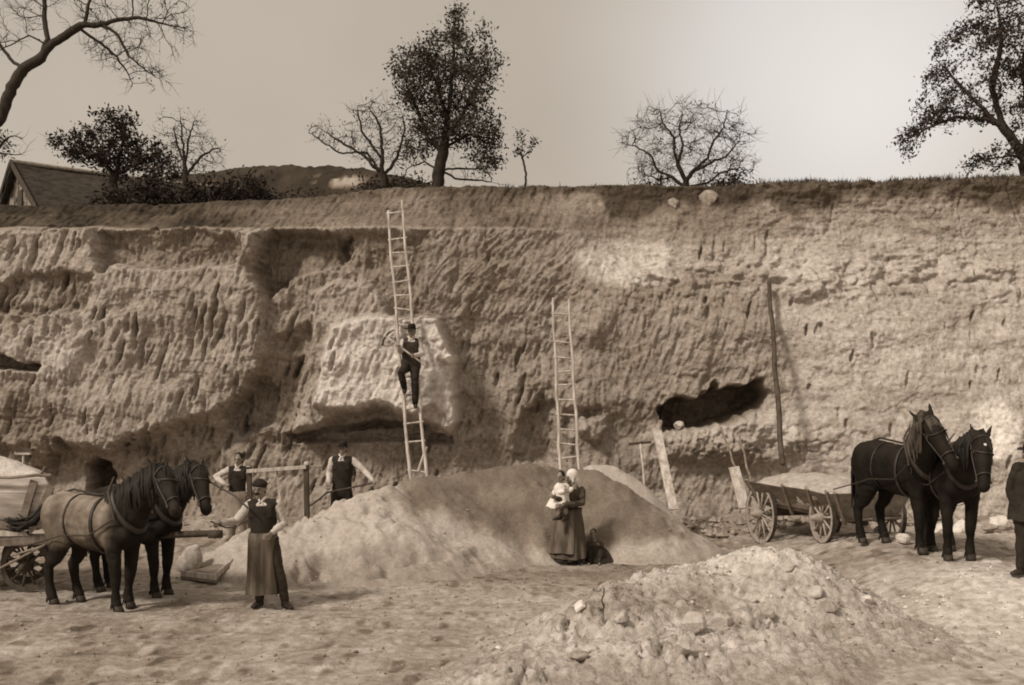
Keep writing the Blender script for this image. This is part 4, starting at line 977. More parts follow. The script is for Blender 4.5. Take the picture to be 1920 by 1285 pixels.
    for j in range(nw - 1): Fc.append((j, n + j, n + j + 1, j + 1)); Fc.append(((nu - 1) * nw + j, (nu - 1) * nw + j + 1, n + (nu - 1) * nw + j + 1, n + (nu - 1) * nw + j))
    g = MB(); g.add(V + V2, Fc); ld = g.build('sand_load', M['load'], None, loc=root.location); tag(ld, 'pale sand heaped to the brim of the wooden wagon', 'sand load')
    # fore end: draught bars and tongue
    g = MB(); g.tube([fc + d * .35 - s * .50, fc + d * .40 + s * .45], [.035, .03], 8); g.build('whippletree', M['wood_mid'], root)
    g = MB(); g.beam(fc + d * .1 + Vector((0, 0, .02)), fc + d * .55 + s * .1, .09, .08); g.build('tongue', M['wood_dark'], root, smooth=False)
    g = MB(); g.beam(fc + d * -.1 - s * .75 + Vector((0, 0, .32)), fc + d * .1 + s * .5 + Vector((0, 0, .36)), .08, .06); g.build('bolster', M['wood_mid'], root, smooth=False)
    tag(root, 'old wooden wagon with spoked wheels and flared plank sides behind the right team', 'wagon')
    return root, fc + rear, d, s
M['load'] = mat('sand_load', .36, .54, scale=9, bump=.03, bscale=30)
M['load2'] = mat('crusted_load', .50, .72, scale=7, bump=.03, bscale=24)
wag, wfc, wd, wsid = wagon()

def cart():
    Yc = 15.0; o = Vector((PX(0, 0, Yc)[0], Yc, 0)); o.z = gz(o.x, o.y); root = empty('box_cart', o)
    P = lambda px, py, Y=Yc: Vector(PX(px, py, Y)) - o
    th = .05
    def slabp(c4, n, nm, m='wood_cart', t=th):
        g = MB(); q = [Vector(c) + Vector(n) * t for c in c4]; g.hexa(c4, q); return g.build(nm, M[m], root, smooth=False, bevel=.006)
    # near side: upper flared board and lower board, then the front end
    Ya = Yc - .15; Yf = Yc + 1.15
    slabp([P(-330, 992, Yc), P(70, 992, Yc), P(98, 926, Ya), P(-360, 926, Ya)], (0, .9, .1), 'side_board')
    slabp([P(-360, 925, Ya), P(98, 925, Ya), P(84, 896, Ya + .02), P(-360, 896, Ya + .02)], (0, .9, .1), 'side_board')
    slabp([P(72, 992, Yc + .06), P(72, 985, Yf), P(100, 925, Yf + .1), P(100, 925, Ya + .08)], (1, 0, -.1), 'end_board')
    slabp([P(-330, 990, Yf + .1), P(70, 985, Yf + .1), P(98, 922, Yf + .2), P(-360, 922, Yf + .2)], (0, 1, 0), 'side_board')
    g = MB(); g.hexa([P(-330, 994, Yc), P(74, 994, Yc), P(74, 988, Yf), P(-330, 988, Yf)], [p + Vector((0, 0, .05)) for p in (P(-330, 994, Yc), P(74, 994, Yc), P(74, 988, Yf), P(-330, 988, Yf))]); g.build('floor', M['wood_mid'], root, smooth=False)
    for (x0, y0, x1, y1) in ((38, 992, 64, 902), (-90, 992, -104, 902), (76, 960, 96, 912)):
        g = MB(); g.beam(P(x0, y0, Yc - .06), P(x1, y1, Ya - .05), .10, .035, up=(0, 1, 0)); g.build('batten', M['wood_mid'], root, smooth=False)
    g = MB(); g.beam(P(-330, 1004, Yc - .05), P(56, 1000, Yc - .05), .05, .07); g.beam(P(52, 1001, Yc - .05), P(70, 984, Yc - .05), .05, .05); g.build('rail', M['wood_pale'], root, smooth=False)
    g = MB(); g.tube([P(-330, 1030, Yc + .3), P(100, 1010, Yc + .1)], [.085, .075], 12); g.build('shaft_log', M['wood_pale'], root)
    g = MB(); g.tube([P(-4, 1068, Yc - .3), P(84, 1022, Yc - .35)], [.018, .018], 6); g.tube([P(24, 1042, Yc - .2), P(80, 1024, Yc - .3)], [.015, .015], 6); g.build('trace_bar', M['wood_mid'], root)
    # tongue runs forward between the horses
    g = MB(); g.tube([P(60, 1012, Yc + .45), P(412, 1000, 14.9)], [.06, .045], 10); g.box(P(404, 1002, 14.9), (.18, .09, .10)); g.build('tongue', M['wood_dark'], root)
    for (x, Yq, R_) in ((-330 + 60, Yc - .05, .55), (-330 + 60, Yc + 1.5, .55), (50, Yc + .35, .36), (50, Yc + 1.25, .36)):
        c = P(x, 1000, Yq); c.z = R_ + gz(c.x + o.x, c.y + o.y) - o.z; wheel(root, c, R_, 0, (0, 1, 0), 12 if R_ > .5 else 10, m='wood_dark')
    g = MB(); zc_ = .42; g.tube([P(50, 1000, Yc + .35) * Vector((1, 1, 0)) + Vector((0, 0, .36)) if False else Vector((P(50, 1000, Yc + .35).x, P(50, 0, Yc + .35).y, .36)), Vector((P(50, 1000, Yc + 1.25).x, P(50, 0, Yc + 1.25).y, .36))], [.04, .04], 8); g.build('axle', M['wood_dark'], root)
    tag(root, 'pale plank-sided cart cut by the left edge, behind the grey horse', 'cart')
    # its heaped load under a cloth-pale crust
    g = MB(); nu, nw = 40, 20; V = []
    for i in range(nu):
        for j in range(nw):
            t = i / (nu - 1); u = j / (nw - 1); x = -340 + 425 * t; Yq = Ya + .1 + (Yf + .05 - Ya) * u
            zt_ = PX(0, 900, Ya)[2] - o.z; e = min(1, 4.2 * (1 - t)) * min(1, 3.4 * u + .25) * min(1, 2.5 * (1 - u) + .1)
            p = P(x, 0, Yq); p.z = zt_ + .32 * max(0, e) ** .7 + .06 * float(fbm(np.array([t * 16.]), np.array([u * 7.]), 4, 4, .65)[0]); V.append(p)
    q = grid_faces(nw, nu).tolist(); n = len(V); V2 = [Vector((p.x, p.y, .95)) for p in V]
    Fc = q + [tuple(n + k for k in f[::-1]) for f in q]
    for i in range(nu - 1): Fc.append((i * nw, (i + 1) * nw, n + (i + 1) * nw, n + i * nw)); Fc.append((i * nw + nw - 1, n + i * nw + nw - 1, n + (i + 1) * nw + nw - 1, (i + 1) * nw + nw - 1))
    for j in range(nw - 1): Fc.append((j, n + j, n + j + 1, j + 1)); Fc.append(((nu - 1) * nw + j, (nu - 1) * nw + j + 1, n + (nu - 1) * nw + j + 1, n + (nu - 1) * nw + j))
    g.add(V + V2, Fc); tag(g.build('sand_load', M['load2'], None, loc=o), 'pale heaped load filling the cart at the left edge', 'sand load')
    # tools lying in it
    r = empty('wooden_rake', Vector(PX(42, 885, Yc + .5))); k0 = Vector(r.location)
    g = MB(); g.tube([(0, 0, -.1), Vector(PX(44, 852, Yc + .5)) - k0], [.016, .016], 7); g.build('handle', M['wood_pale'], r)
    hp = Vector(PX(43, 850, Yc + .5)) - k0
    g = MB(); g.box(hp, (.22, .06, .045)); g.build('head', M['wood_pale'], r, smooth=False, bevel=.005); g = MB(); g.box(hp + Vector((.02, 0, .045)), (.24, .09, .04)); g.build('cap_strip', M['wood_dark'], r, smooth=False)
    tag(r, 'wooden rake standing head up in the load of the left cart', 'rake')
    r = empty('long_pole', Vector(PX(-100, 893, Ya - .08))); k0 = Vector(r.location)
    g = MB(); g.tube([(0, 0, 0), Vector(PX(20, 896, Ya - .1)) - k0, Vector(PX(70, 891, Ya - .1)) - k0, Vector(PX(94, 892, Ya - .1)) - k0], [.02, .02, .022, .028], 8); g.build('shaft', M['wood_mid'], r)
    g = MB(); g.tube([Vector(PX(76, 892, Ya - .1)) - k0, Vector(PX(84, 877, Ya - .1)) - k0], [.02, .016], 7); g.build('prong', M['wood_mid'], r)
    tag(r, 'pole with a short upturned prong lying along the left cart load', 'pole')
cart()
# ------------------------------------------------------------------ horses
M['coat'] = mat('horse_coat', .22, scale=5, attr=True, rough=.7, spec=.12, bump=.006, bscale=60)
M['hair_black'] = mat('dark_hair', .010, .022, scale=25, stretch=(1, 1, .2), rough=.6)
M['hair_mid'] = mat('brown_mane', .035, .085, scale=25, stretch=(1, 1, .2), rough=.6)
M['leather'] = mat('leather', .02, .045, scale=10, rough=.5, spec=.4)
M['hoof'] = mat('hoof', .03, .06, scale=10, rough=.6)
M['eye'] = mat('eye', .008, .012, rough=.2, spec=.6)
def loop(g, c, ax, r1, r2, side, th=.012, wd=.028, n=28):
    """flat strap running round a limb or barrel"""
    ax = Vector(ax).normalized(); e1 = Vector(side); e1 = (e1 - ax * e1.dot(ax)).normalized(); e2 = ax.cross(e1); c = Vector(c); V = []
    for k in range(n):
        a = 2 * math.pi * k / n; o = e1 * math.cos(a); q = e2 * math.sin(a)
        for rr, s_ in ((0, -1), (th, -1), (th, 1), (0, 1)): V.append(c + o * (r1 + rr) + q * (r2 + rr) + ax * (s_ * wd / 2))
    Fc = []
    for k in range(n):
        b = 4 * k; d = 4 * ((k + 1) % n)
        for j in range(4): Fc.append((b + j, b + (j + 1) % 4, d + (j + 1) % 4, d + j))
    g.add(V, Fc)
def horse(label, base, rz, poll_w, muz_w, coatf, sc_=1.0, mane='hair_black', tail=None, legs=((0, 0), (0, 0), (0, 0), (0, 0)), ear_roll=0.0, group=None, collar_m='leather', tail_m='hair_black', mane_side=1, seed=1, blaze=False, hs=1.12, nk_=1.15):
    root = empty('horse', base, rz); inv = Matrix.Rotation(-rz, 3, 'Z'); rng = np.random.default_rng(seed)
    L = lambda w_: inv @ (Vector(w_) - Vector(base))
    poll = L(poll_w); muz = L(muz_w); s = sc_
    g = MB()
    prof = [(-.86, 1.22, .10, .14), (-.80, 1.22, .20, .23), (-.68, 1.20, .275, .29), (-.50, 1.18, .30, .325), (-.28, 1.13, .295, .33), (-.05, 1.09, .31, .36), (.18, 1.08, .31, .365), (.38, 1.11, .28, .36), (.54, 1.12, .24, .32), (.66, 1.10, .18, .24), (.73, 1.08, .10, .14)]
    n = 22; V = []
    for x, z, ry, rz_ in prof:
        for k in range(n): a = 2 * math.pi * k / n; ca, sa = math.cos(a), math.sin(a); V.append((x * s, ry * ca * s, (z + rz_ * sa * (1.0 if sa < 0 else .98)) * s))
    Fc = [(i * n + k, i * n + (k + 1) % n, (i + 1) * n + (k + 1) % n, (i + 1) * n + k) for i in range(len(prof) - 1) for k in range(n)]
    Fc += [tuple(range(n - 1, -1, -1)), tuple((len(prof) - 1) * n + k for k in range(n))]; g.add(V, Fc)
    # croup, haunch and shoulder muscle
    for sy in (-1, 1):
        g.ell((-.60 * s, .15 * sy * s, 1.16 * s), (.25 * s, .17 * s, .31 * s)); g.ell((.42 * s, .15 * sy * s, 1.05 * s), (.19 * s, .12 * s, .30 * s)); g.ell((.62 * s, .10 * sy * s, 1.0 * s), (.13 * s, .12 * s, .15 * s))
    # neck, crest high
    a = Vector((.36 * s, 0, 1.14 * s)); b = poll; mid = a.lerp(b, .5) + Vector((.03, 0, .03)) * s
    sd = Vector((0, 1, 0))
    ud = (muz - poll).normalized(); q = poll - (b - a).normalized() * .02
    g.tube([a, a.lerp(mid, .55) + Vector((.02, 0, 0)), mid, mid.lerp(b, .55), q], [(.21 * s, .37 * s), (.175 * s * nk_, .31 * s), (.135 * s * nk_, .24 * s), (.115 * s * nk_, .19 * s), (.095 * s * nk_, .15 * s)], 16, side=sd)
    # head
    hd = ud; lat = hd.cross((b - a).normalized());  lat = lat.normalized() if lat.length > .2 else Vector((0, 1, 0))
    if lat.y < 0: lat = -lat
    fr = lat.cross(hd).normalized()        # which way the forehead looks
    if fr.dot(Vector((1, 0, .35))) < 0: fr = -fr
    S0 = s; s = s * hs; c0 = poll + hd * .02
    pts = [c0, c0 + hd * .13 * s, c0 + hd * .30 * s, c0 + hd * .44 * s, c0 + hd * .55 * s]
    g.tube(pts, [(.095 * s, .115 * s), (.105 * s, .150 * s), (.078 * s, .118 * s), (.060 * s, .082 * s), (.066 * s, .072 * s)], 16, side=lat)
    g.ell(c0 + hd * .17 * s - fr * .06 * s, (.085 * s, .085 * s, .10 * s))
    for sy in (-1, 1): g.ell(c0 + hd * .56 * s + lat * (.035 * sy * s) + fr * .03 * s, (.028 * s, .028 * s, .026 * s)); g.ell(c0 + hd * .16 * s + lat * (.085 * sy * s) + fr * .045 * s, (.03 * s, .03 * s, .035 * s))
    # ears
    for sy in (-1, 1):
        e = c0 - hd * .05 * s + lat * (.065 * sy * s); t = (-hd * 1.0 + lat * (.30 * sy) + fr * .05 + lat * ear_roll).normalized()
        g.tube([e, e + t * .07 * s, e + t * .14 * s, e + t * .20 * s], [(.030 * s, .020 * s), (.036 * s, .020 * s), (.024 * s, .014 * s), (.010 * s, .010 * s)], 8, side=lat)
    s = S0
    # legs: shoulder to fetlock; four, each with its stance
    hoofs = []
    for i, (fx, sy) in enumerate(((1, -1), (1, 1), (-1, -1), (-1, 1))):
        dx, dy = legs[i]; y0 = .155 * sy * s
        if fx > 0:
            P_ = [(.46 * s, y0, .98 * s), (.47 * s + dx * .25, y0 + .01 * sy, .72 * s), (.49 * s + dx * .6, y0 + dy * .5, .47 * s), (.48 * s + dx * .85, y0 + dy * .8, .28 * s), (.48 * s + dx, y0 + dy, .15 * s), (.52 * s + dx, y0 + dy, .075 * s)]
            R_ = [(.15 * s, .13 * s), (.105 * s, .085 * s), (.080 * s, .072 * s), (.056 * s, .052 * s), (.068 * s, .066 * s), (.06 * s, .062 * s)]
        else:
            P_ = [(-.58 * s, y0, 1.08 * s), (-.50 * s + dx * .1, y0 + .02 * sy, .80 * s), (-.60 * s + dx * .5, y0 + dy * .4, .62 * s), (-.72 * s + dx * .8, y0 + dy * .6, .50 * s), (-.69 * s + dx * .9, y0 + dy * .8, .28 * s), (-.66 * s + dx, y0 + dy, .15 * s), (-.61 * s + dx, y0 + dy, .075 * s)]
            R_ = [(.24 * s, .16 * s), (.18 * s, .12 * s), (.105 * s, .075 * s), (.088 * s, .064 * s), (.060 * s, .052 * s), (.070 * s, .066 * s), (.062 * s, .062 * s)]
        g.tube(P_, R_, 12, side=(1, 0, 0)); f = P_[-1]; hoofs.append(f)
        if fx < 0: g.ell((P_[3][0] - .03 * s, P_[3][1], P_[3][2] + .02 * s), (.04 * s, .035 * s, .05 * s))
    body = g.build('body', M['coat'], root, vox=.017 * s, sm=4, wr=.007, wrs=6, colf=lambda c: coatf(c / s))
    for f in hoofs:
        k = MB(); k.loft([((f[0] + .022 * s, f[1], .0), .078 * s, .068 * s, 0), ((f[0] + .012 * s, f[1], .045 * s), .068 * s, .060 * s, 0), ((f[0], f[1], .085 * s), .055 * s, .055 * s, 0)], 14); k.build('hoof', M['hoof'], root)
        k = MB()
        for _ in range(16):
            a_ = rng.uniform(0, 6.28); p = Vector((f[0] - .02 * s, f[1], .15 * s)); o = Vector((math.cos(a_) * .05, math.sin(a_) * .05, 0)) * s
            k.tube([p + o * .8, p + o * 1.25 + Vector((-.01, 0, -.06 * s)), p + o * 1.5 + Vector((-.01, 0, -.11 * s))], [.012 * s, .010 * s, .004 * s], 5)
        k.build('feather', M['hair_black'], root)
    s = S0 * hs
    for sy in (-1, 1): k = MB(); k.ell(c0 + hd * .165 * s + lat * (.104 * sy * s) + fr * .052 * s, (.016 * s,) * 3); k.build('eye', M['eye'], root)
    s = S0
    # mane: locks falling from the crest; forelock
    k = MB()
    for i in range(60):
        t = i / 59; p = a.lerp(b, .12 + .88 * t) if t < .5 else mid.lerp(b, (t - .5) * 2) ; ax = (b - a).normalized(); upn = sd.cross(ax).normalized(); upn = upn if upn.z > 0 or upn.x < 0 else -upn
        if upn.dot(Vector((-1, 0, .6))) < 0: upn = -upn
        h_ = (.34 * (1 - t) + .15 * t) * s; c = p + upn * (h_ - .015); ln = rng.uniform(.18, .42) * s; c = c + Vector(rng.normal(0, .012, 3))
        for sgn in (mane_side, -mane_side):
            out_ = Vector((0, sgn, 0)); k.tube([c - upn * .02, c + out_ * .06 + upn * .012, c + out_ * (.13 + .03 * rng.random()) - upn * ln * .5 + Vector((0, 0, -.03)), c + out_ * .15 - upn * ln * .6 - Vector((0, 0, ln * .55))], [.030 * s, .032 * s, .024 * s, .006 * s], 6)
    s = S0 * hs
    for i in range(14):
        o = lat * rng.uniform(-.05, .05); k.tube([c0 - hd * .07 * s + o * .4, c0 - hd * .0 * s + fr * .12 * s + o, c0 + hd * (.10 + .08 * rng.random()) * s + fr * .13 * s + o * 1.6], [.020 * s, .017 * s, .004], 6)
    s = S0
    k.build('mane', M[mane], root)
    # tail
    tail = tail or [(-.86, 0, 1.32), (-.96, 0, 1.24), (-1.0, .02, 1.0), (-.98, .02, .75), (-.96, .02, .52)]
    k = MB()
    for i in range(34):
        T = [Vector(p) * s for p in tail]; off = rng.normal(0, .045, 3); m_ = len(T)
        k.tube([p + Vector(off) * (j / (m_ - 1)) ** .7 * s + Vector(rng.normal(0, .012, 3)) for j, p in enumerate(T)], [.028 * s * (1 - .75 * (j / (m_ - 1)) ** 2) for j in range(m_)], 5)
    k.build('tail', M[tail_m], root)
    # harness
    k = MB(); ax = (mid - a).normalized(); cc = a.lerp(mid, .50)
    nn = 32; V = []; e1 = Vector((0, 1, 0)); e2 = ax.cross(e1).normalized()
    pts_ = [cc + e1 * (.20 * s * math.cos(2 * math.pi * i / nn)) + e2 * (.33 * s * math.sin(2 * math.pi * i / nn)) for i in range(nn + 1)]
    k.tube(pts_, [.042 * s] * (nn + 1), 8, cap=False); col = k.build('collar', M[collar_m], root)
    k = MB()
    for sy in (-1, 1):
        tp = cc + (e2 if e2.z > 0 else -e2) * .36 * s
        k.tube([cc + e1 * (.235 * sy * s) - Vector((0, 0, .12)), cc + e1 * (.20 * sy * s) + (tp - cc) * .75, tp + e1 * .06 * sy + Vector((0, 0, .10)) * s], [.016, .018, .010], 6)
    k.build('hame', M['wood_dark'], col)
    k = MB(); loop(k, (.22 * s, 0, 1.08 * s), (1, 0, .10), .315 * s, .375 * s, (0, 1, 0), th=.008, wd=.045); loop(k, (-.30 * s, 0, 1.13 * s), (1, 0, 0), .296 * s, .332 * s, (0, 1, 0), th=.007, wd=.025); k.build('girth_strap', M['leather'], root)
    k = MB()
    for sy in (-1, 1):
        k.tube([cc + e1 * (.24 * sy * s) - Vector((0, 0, .10)), Vector((.22 * s, .335 * sy * s, .98 * s)), Vector((-.30 * s, .33 * sy * s, .95 * s)), Vector((-.70 * s, .33 * sy * s, .84 * s)), Vector((-1.15 * s, .28 * sy * s, .74 * s))], [.010] * 5, 6)
    k.build('trace', M['leather'], root)
    k = MB(); k.tube([Vector((.30 * s, 0, 1.49 * s)), Vector((0, 0, 1.465 * s)), Vector((-.45 * s, 0, 1.52 * s)), Vector((-.84 * s, 0, 1.42 * s))], [.016] * 4, 6); k.build('back_strap', M['leather'], root)
    s = S0 * hs
    k = MB(); loop(k, c0 + hd * .42 * s, hd, .068 * s, .092 * s, lat, th=.008, wd=.022); loop(k, c0 + hd * .03 * s, (hd + fr * .5), .105 * s, .135 * s, lat, th=.008, wd=.022); loop(k, c0 + hd * .10 * s, (hd - fr * .7), .108 * s, .17 * s, lat, th=.008, wd=.02)
    for sy in (-1, 1):
        k.tube([c0 + hd * .03 * s + lat * .108 * sy * s, c0 + hd * .2 * s + lat * .105 * sy * s, c0 + hd * .42 * s + lat * .075 * sy * s, c0 + hd * .50 * s + lat * .070 * sy * s], [.010] * 4, 6)
    k.build('bridle', M['leather'], root)
    for sy in (-1, 1): k = MB(); k.ell(c0 + hd * .49 * s + lat * .078 * sy * s, (.018,) * 3); k.build('bit_ring', M['iron'], root)
    if blaze: k = MB(); k.ell(c0 + hd * .10 * s + fr * .128 * s, (.022, .022, .03)); k.build('star', M['stone_white'], root)
    tag(root, label, 'horse', group); return root
def grey(c):
    x, y, z = c[:, 0], c[:, 1], c[:, 2]
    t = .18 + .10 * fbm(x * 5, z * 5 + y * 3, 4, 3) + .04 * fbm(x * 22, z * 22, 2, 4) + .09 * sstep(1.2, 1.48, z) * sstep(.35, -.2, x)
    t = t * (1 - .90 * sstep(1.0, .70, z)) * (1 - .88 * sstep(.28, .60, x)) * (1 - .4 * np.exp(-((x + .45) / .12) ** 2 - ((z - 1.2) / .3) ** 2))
    return np.clip(t, .016, .5)
def dark(v, w_=.02):
    return lambda c: np.clip(v + w_ * fbm(c[:, 0] * 6, c[:, 2] * 6, 3, 5) + .008 * sstep(1.2, 1.45, c[:, 2]), .008, .5)
HG = math.radians(-28)
hb = lambda a, b: Vector(feet((a[0] + b[0]) / 2, (a[1] + b[1]) / 2))
gb = Vector(feet(183, 1138)); bb = Vector(feet(262, 1112)); bb = Vector((bb.x - .05, bb.y, bb.z))
horse('dappled grey horse with dark head and legs harnessed nearest the camera at left', gb, HG, PX(304, 890, 13.6), PX(333, 972, 13.15), grey, 1.0, tail=[(-.84, 0, 1.34), (-.98, -.02, 1.26), (-1.12, -.10, 1.08), (-1.26, -.20, 1.02), (-1.40, -.26, 1.06)], legs=((.02, 0), (-.10, 0), (-.04, 0), (.10, 0)), seed=3, mane_side=-1, ear_roll=0)
horse('black horse on the far side of the grey one, its head by the aproned man', bb, HG, PX(370, 884, 14.55), PX(393, 984, 14.1), dark(.014, .007), .98, legs=((.03, 0), (-.06, 0), (.06, 0), (-.08, 0)), seed=4, mane_side=1)
HR = math.atan2(wd.y, wd.x)
ab = wag.location + wd * 3.95 + wsid * .18; ab.z = gz(ab.x, ab.y) 
cb = wag.location + wd * 3.95 + wsid * 1.04; cb.z = gz(cb.x, cb.y)
RA = horse('tall black horse with raised head, left one of the team at the loaded wagon', ab, HR + .10, PX(1740, 792, 14.3), PX(1790, 876, 13.95), dark(.012, .006), 1.05, mane='hair_mid', legs=((.04, 0), (-.12, 0), (-.05, 0), (.08, 0)), seed=5, mane_side=-1)
pB = feet(1797, 1049); cb = Vector((pB[0], pB[1] + .30, 0)); cb.z = gz(cb.x, cb.y)
RB = horse('black horse with lowered head, right one of the team at the loaded wagon', cb, math.radians(-97), PX(1838, 828, 14.15), PX(1847, 938, 13.75), dark(.014, .007), 1.02, legs=((.0, 0), (-.10, 0), (-.03, 0), (.08, 0)), seed=6, mane_side=-1, ear_roll=.1, blaze=True)
# ------------------------------------------------------------------ people
M['skin'] = mat('skin', .20, .27, scale=8, rough=.6, spec=.3)
M['shirt'] = mat('white_shirt', .42, .56, scale=9, bump=.010, bscale=9)
M['cloth_black'] = mat('black_cloth', .018, .032, scale=9, bump=.010, bscale=10)
M['cloth_dark'] = mat('dark_cloth', .030, .055, scale=9, bump=.012, bscale=9)
M['cloth_apron'] = mat('apron_cloth', .055, .17, scale=2.6, bump=.012, bscale=12, stretch=(2.2, 2.2, .35), lo=.38, hi=.62)
M['cloth_dress'] = mat('dress_cloth', .055, .11, scale=4, bump=.012, bscale=10, stretch=(2, 2, .3))
M['cloth_white'] = mat('white_cloth', .62, .75, scale=9, bump=.010, bscale=12)
M['felt'] = mat('felt', .016, .03, scale=14, rough=.9)
M['trouser_light'] = mat('light_work_trousers', .16, .24, scale=6, bump=.01, bscale=12, stretch=(2, 2, .4))
M['boot'] = mat('boot_leather', .025, .05, scale=10, rough=.6)
def V3(*a): return Vector(a)
def hand(g, w, el, curl=.6, side=1, nrm=None, s=1.0):
    """palm, four unequal bent fingers and a thumb leaving the side of the palm"""
    d = (w - el).normalized(); n_ = Vector(nrm) if nrm is not None else Vector((0, -1, 0)); n_ = (n_ - d * n_.dot(d)); n_ = n_.normalized() if n_.length > .05 else Vector((1, 0, 0)); a = d.cross(n_) * side
    g.tube([w - d * .03 * s, w + d * .03 * s, w + d * .08 * s], [(.026 * s, .020 * s), (.036 * s, .016 * s), (.040 * s, .014 * s)], 10, side=a)
    for i, (o, l) in enumerate(((-.030, .070), (-.010, .080), (.010, .076), (.029, .060))):
        p = w + d * .085 * s + a * o * s; l *= s; c = curl * (1 + .12 * i)
        d1 = (d * math.cos(c) + n_ * math.sin(c)); d2 = (d * math.cos(2.1 * c) + n_ * math.sin(2.1 * c)); d3 = (d * math.cos(2.9 * c) + n_ * math.sin(2.9 * c))
        g.tube([p - d * .015, p + d1 * l * .42, p + d1 * l * .42 + d2 * l * .33, p + d1 * l * .42 + d2 * l * .33 + d3 * l * .25], [.0098 * s, .0092 * s, .0085 * s, .007 * s], 7)
    p = w + d * .030 * s - a * .034 * s; t = (d * .6 - a * .7 + n_ * .45).normalized(); t2 = (d * .9 - a * .1 + n_ * .5).normalized()
    g.tube([p, p + t * .035 * s, p + t * .035 * s + t2 * .032 * s], [.014 * s, .011 * s, .008 * s], 7)
def person(label, base, J, rz=0, hw=.19, vest=None, shirt='shirt', trousers='cloth_dark', hat=None, hair='hair_black', moustache=False, head_dir=(0, -1, 0), sleeves=True, shoes=True, curl=(.6, .6), nrm=(None, None), female=False, cat='person', collar=True, sc_=1.0, torso_m=1.0, coat=None, name='person'):
    root = empty(name, base, rz); j = {k: Vector(v) for k, v in J.items()}
    hip = (j['hip_l'] + j['hip_r']) / 2; nk = j['neck']; hd = j['head']; s = sc_
    up = (nk - hip).normalized(); yaw = math.atan2((j['sh_r'] - j['sh_l']).y, (j['sh_r'] - j['sh_l']).x)
    def torso(g, grow_=0.0, top=1.0, lo=-.10):
        P = lambda t: hip.lerp(nk, t); R = [(lo, .155, .105), (0.0, .160, .112), (.25, .145, .105), (.5, .158, .115), (.72, .172, .118), (.88, .150, .098), (1.0, .070, .062)]
        g.loft([(P(t), (a * torso_m + grow_) * s, (b + grow_) * s, yaw) for t, a, b in R if t <= top], 20)
        for k in ('sh_l', 'sh_r'):
            q = P(.87); g.tube([q, j[k].lerp(q, .15)], [(.075 + grow_) * s, (.058 + grow_) * s], 10)
    def arm(g, k, gr=0.0, end=1.0):
        a, b, c = j['sh_' + k], j['el_' + k], j['ha_' + k]; c = b.lerp(c, end)
        g.tube([a, a.lerp(b, .5), b, b.lerp(c, .35), c], [(.056 + gr) * s, (.049 + gr) * s, (.040 + gr) * s, (.040 + gr) * s, (.028 + gr * .8) * s], 10)
    def leg(g, k, gr=0.0, end=1.0):
        a, b, c = j['hip_' + k], j['kn_' + k], j['an_' + k]; c = b.lerp(c, end)
        g.tube([a, a.lerp(b, .5), b, b.lerp(c, .35), c], [(.090 + gr) * s, (.076 + gr) * s, (.056 + gr) * s, (.056 + gr) * s, (.038 + gr) * s], 12)
    g = MB(); torso(g)
    for k in 'lr': arm(g, k); leg(g, k)
    g.tube([nk - up * .05, nk.lerp(hd, .62)], [.058 * s, .052 * s], 12)
    f = Vector(head_dir).normalized(); r_ = f.cross(V3(0, 0, 1)).normalized(); u_ = r_.cross(f).normalized(); R = Matrix((r_, f, u_)).transposed()
    Hh = lambda x, y, z: hd + R @ V3(x, y, z) * s          # x across, y forward, z up
    g.ell(Hh(0, -.015, .03), (.074 * s, .094 * s, .098 * s), R); g.ell(Hh(0, .018, -.045), (.056 * s, .068 * s, .072 * s), R); g.ell(Hh(0, .055, -.095), (.028 * s, .028 * s, .022 * s), R)
    g.tube([Hh(0, .080, .020), Hh(0, .106, -.022)], [.010 * s, .016 * s], 8); g.ell(Hh(0, .078, .030), (.05 * s, .016 * s, .012 * s), R)
    g.ell(Hh(0, .076, -.060), (.024 * s, .014 * s, .010 * s), R)
    for q in (-1, 1): g.ell(Hh(.076 * q, -.008, -.008), (.010 * s, .020 * s, .030 * s), R)
    for i, k in enumerate('lr'): hand(g, j['ha_' + k], j['el_' + k], curl[i], 1 if k == 'l' else -1, nrm[i], s)
    for k in 'lr':
        an = j['an_' + k]; toe = an + (j['toe_' + k] - an); g.tube([V3(an.x, an.y, an.z - .04 * s), (an + toe) / 2 + V3(0, 0, -.02), toe], [.040 * s, .036 * s, .028 * s], 8)
    g.build('body', M['skin'], root, vox=.0095 * max(.8, s), sm=1)
    for q in (-1, 1): k = MB(); k.ell(Hh(.031 * q, .082, .008), (.013 * s, .009 * s, .007 * s), R, 10, 6); k.build('eye', M['eye'], root)
    k = MB(); k.ell(Hh(0, .087, -.060), (.022 * s, .008 * s, .004 * s), R, 10, 6); k.build('mouth', M['leather'], root)
    if moustache: k = MB(); k.tube([Hh(-.040, .082, -.052), Hh(-.015, .100, -.042), Hh(.015, .100, -.042), Hh(.040, .082, -.052)], [.007 * s, .012 * s, .012 * s, .007 * s], 8); k.build('moustache', M['hair_black'], root)
    if hair:
        k = MB(); k.ell(Hh(0, -.028, .042), (.084 * s, .096 * s, .098 * s), R); k.ell(Hh(0, -.065, -.02), (.068 * s, .052 * s, .075 * s), R); k.build('hair', M[hair], root, vox=.012, sm=2)
    if hat == 'hat' or hat == 'brim':
        br = .155 if hat == 'hat' else .175
        k = MB(); n = 28; V = []
        for (r0, z, sc2) in ((.083, .055, 1), (br, .048, 1), (br, .040, 1), (.080, .044, 1)):
            for i in range(n): a_ = 2 * math.pi * i / n; V.append(Hh(r0 * .93 * math.cos(a_), r0 * 1.05 * math.sin(a_) - .01, z + (.022 * abs(math.cos(a_)) ** 3 if r0 > .1 else 0)))
        Fc = [((i * n + q), (i * n + (q + 1) % n), ((i + 1) % 4 * n + (q + 1) % n), ((i + 1) % 4 * n + q)) for i in range(4) for q in range(n)]
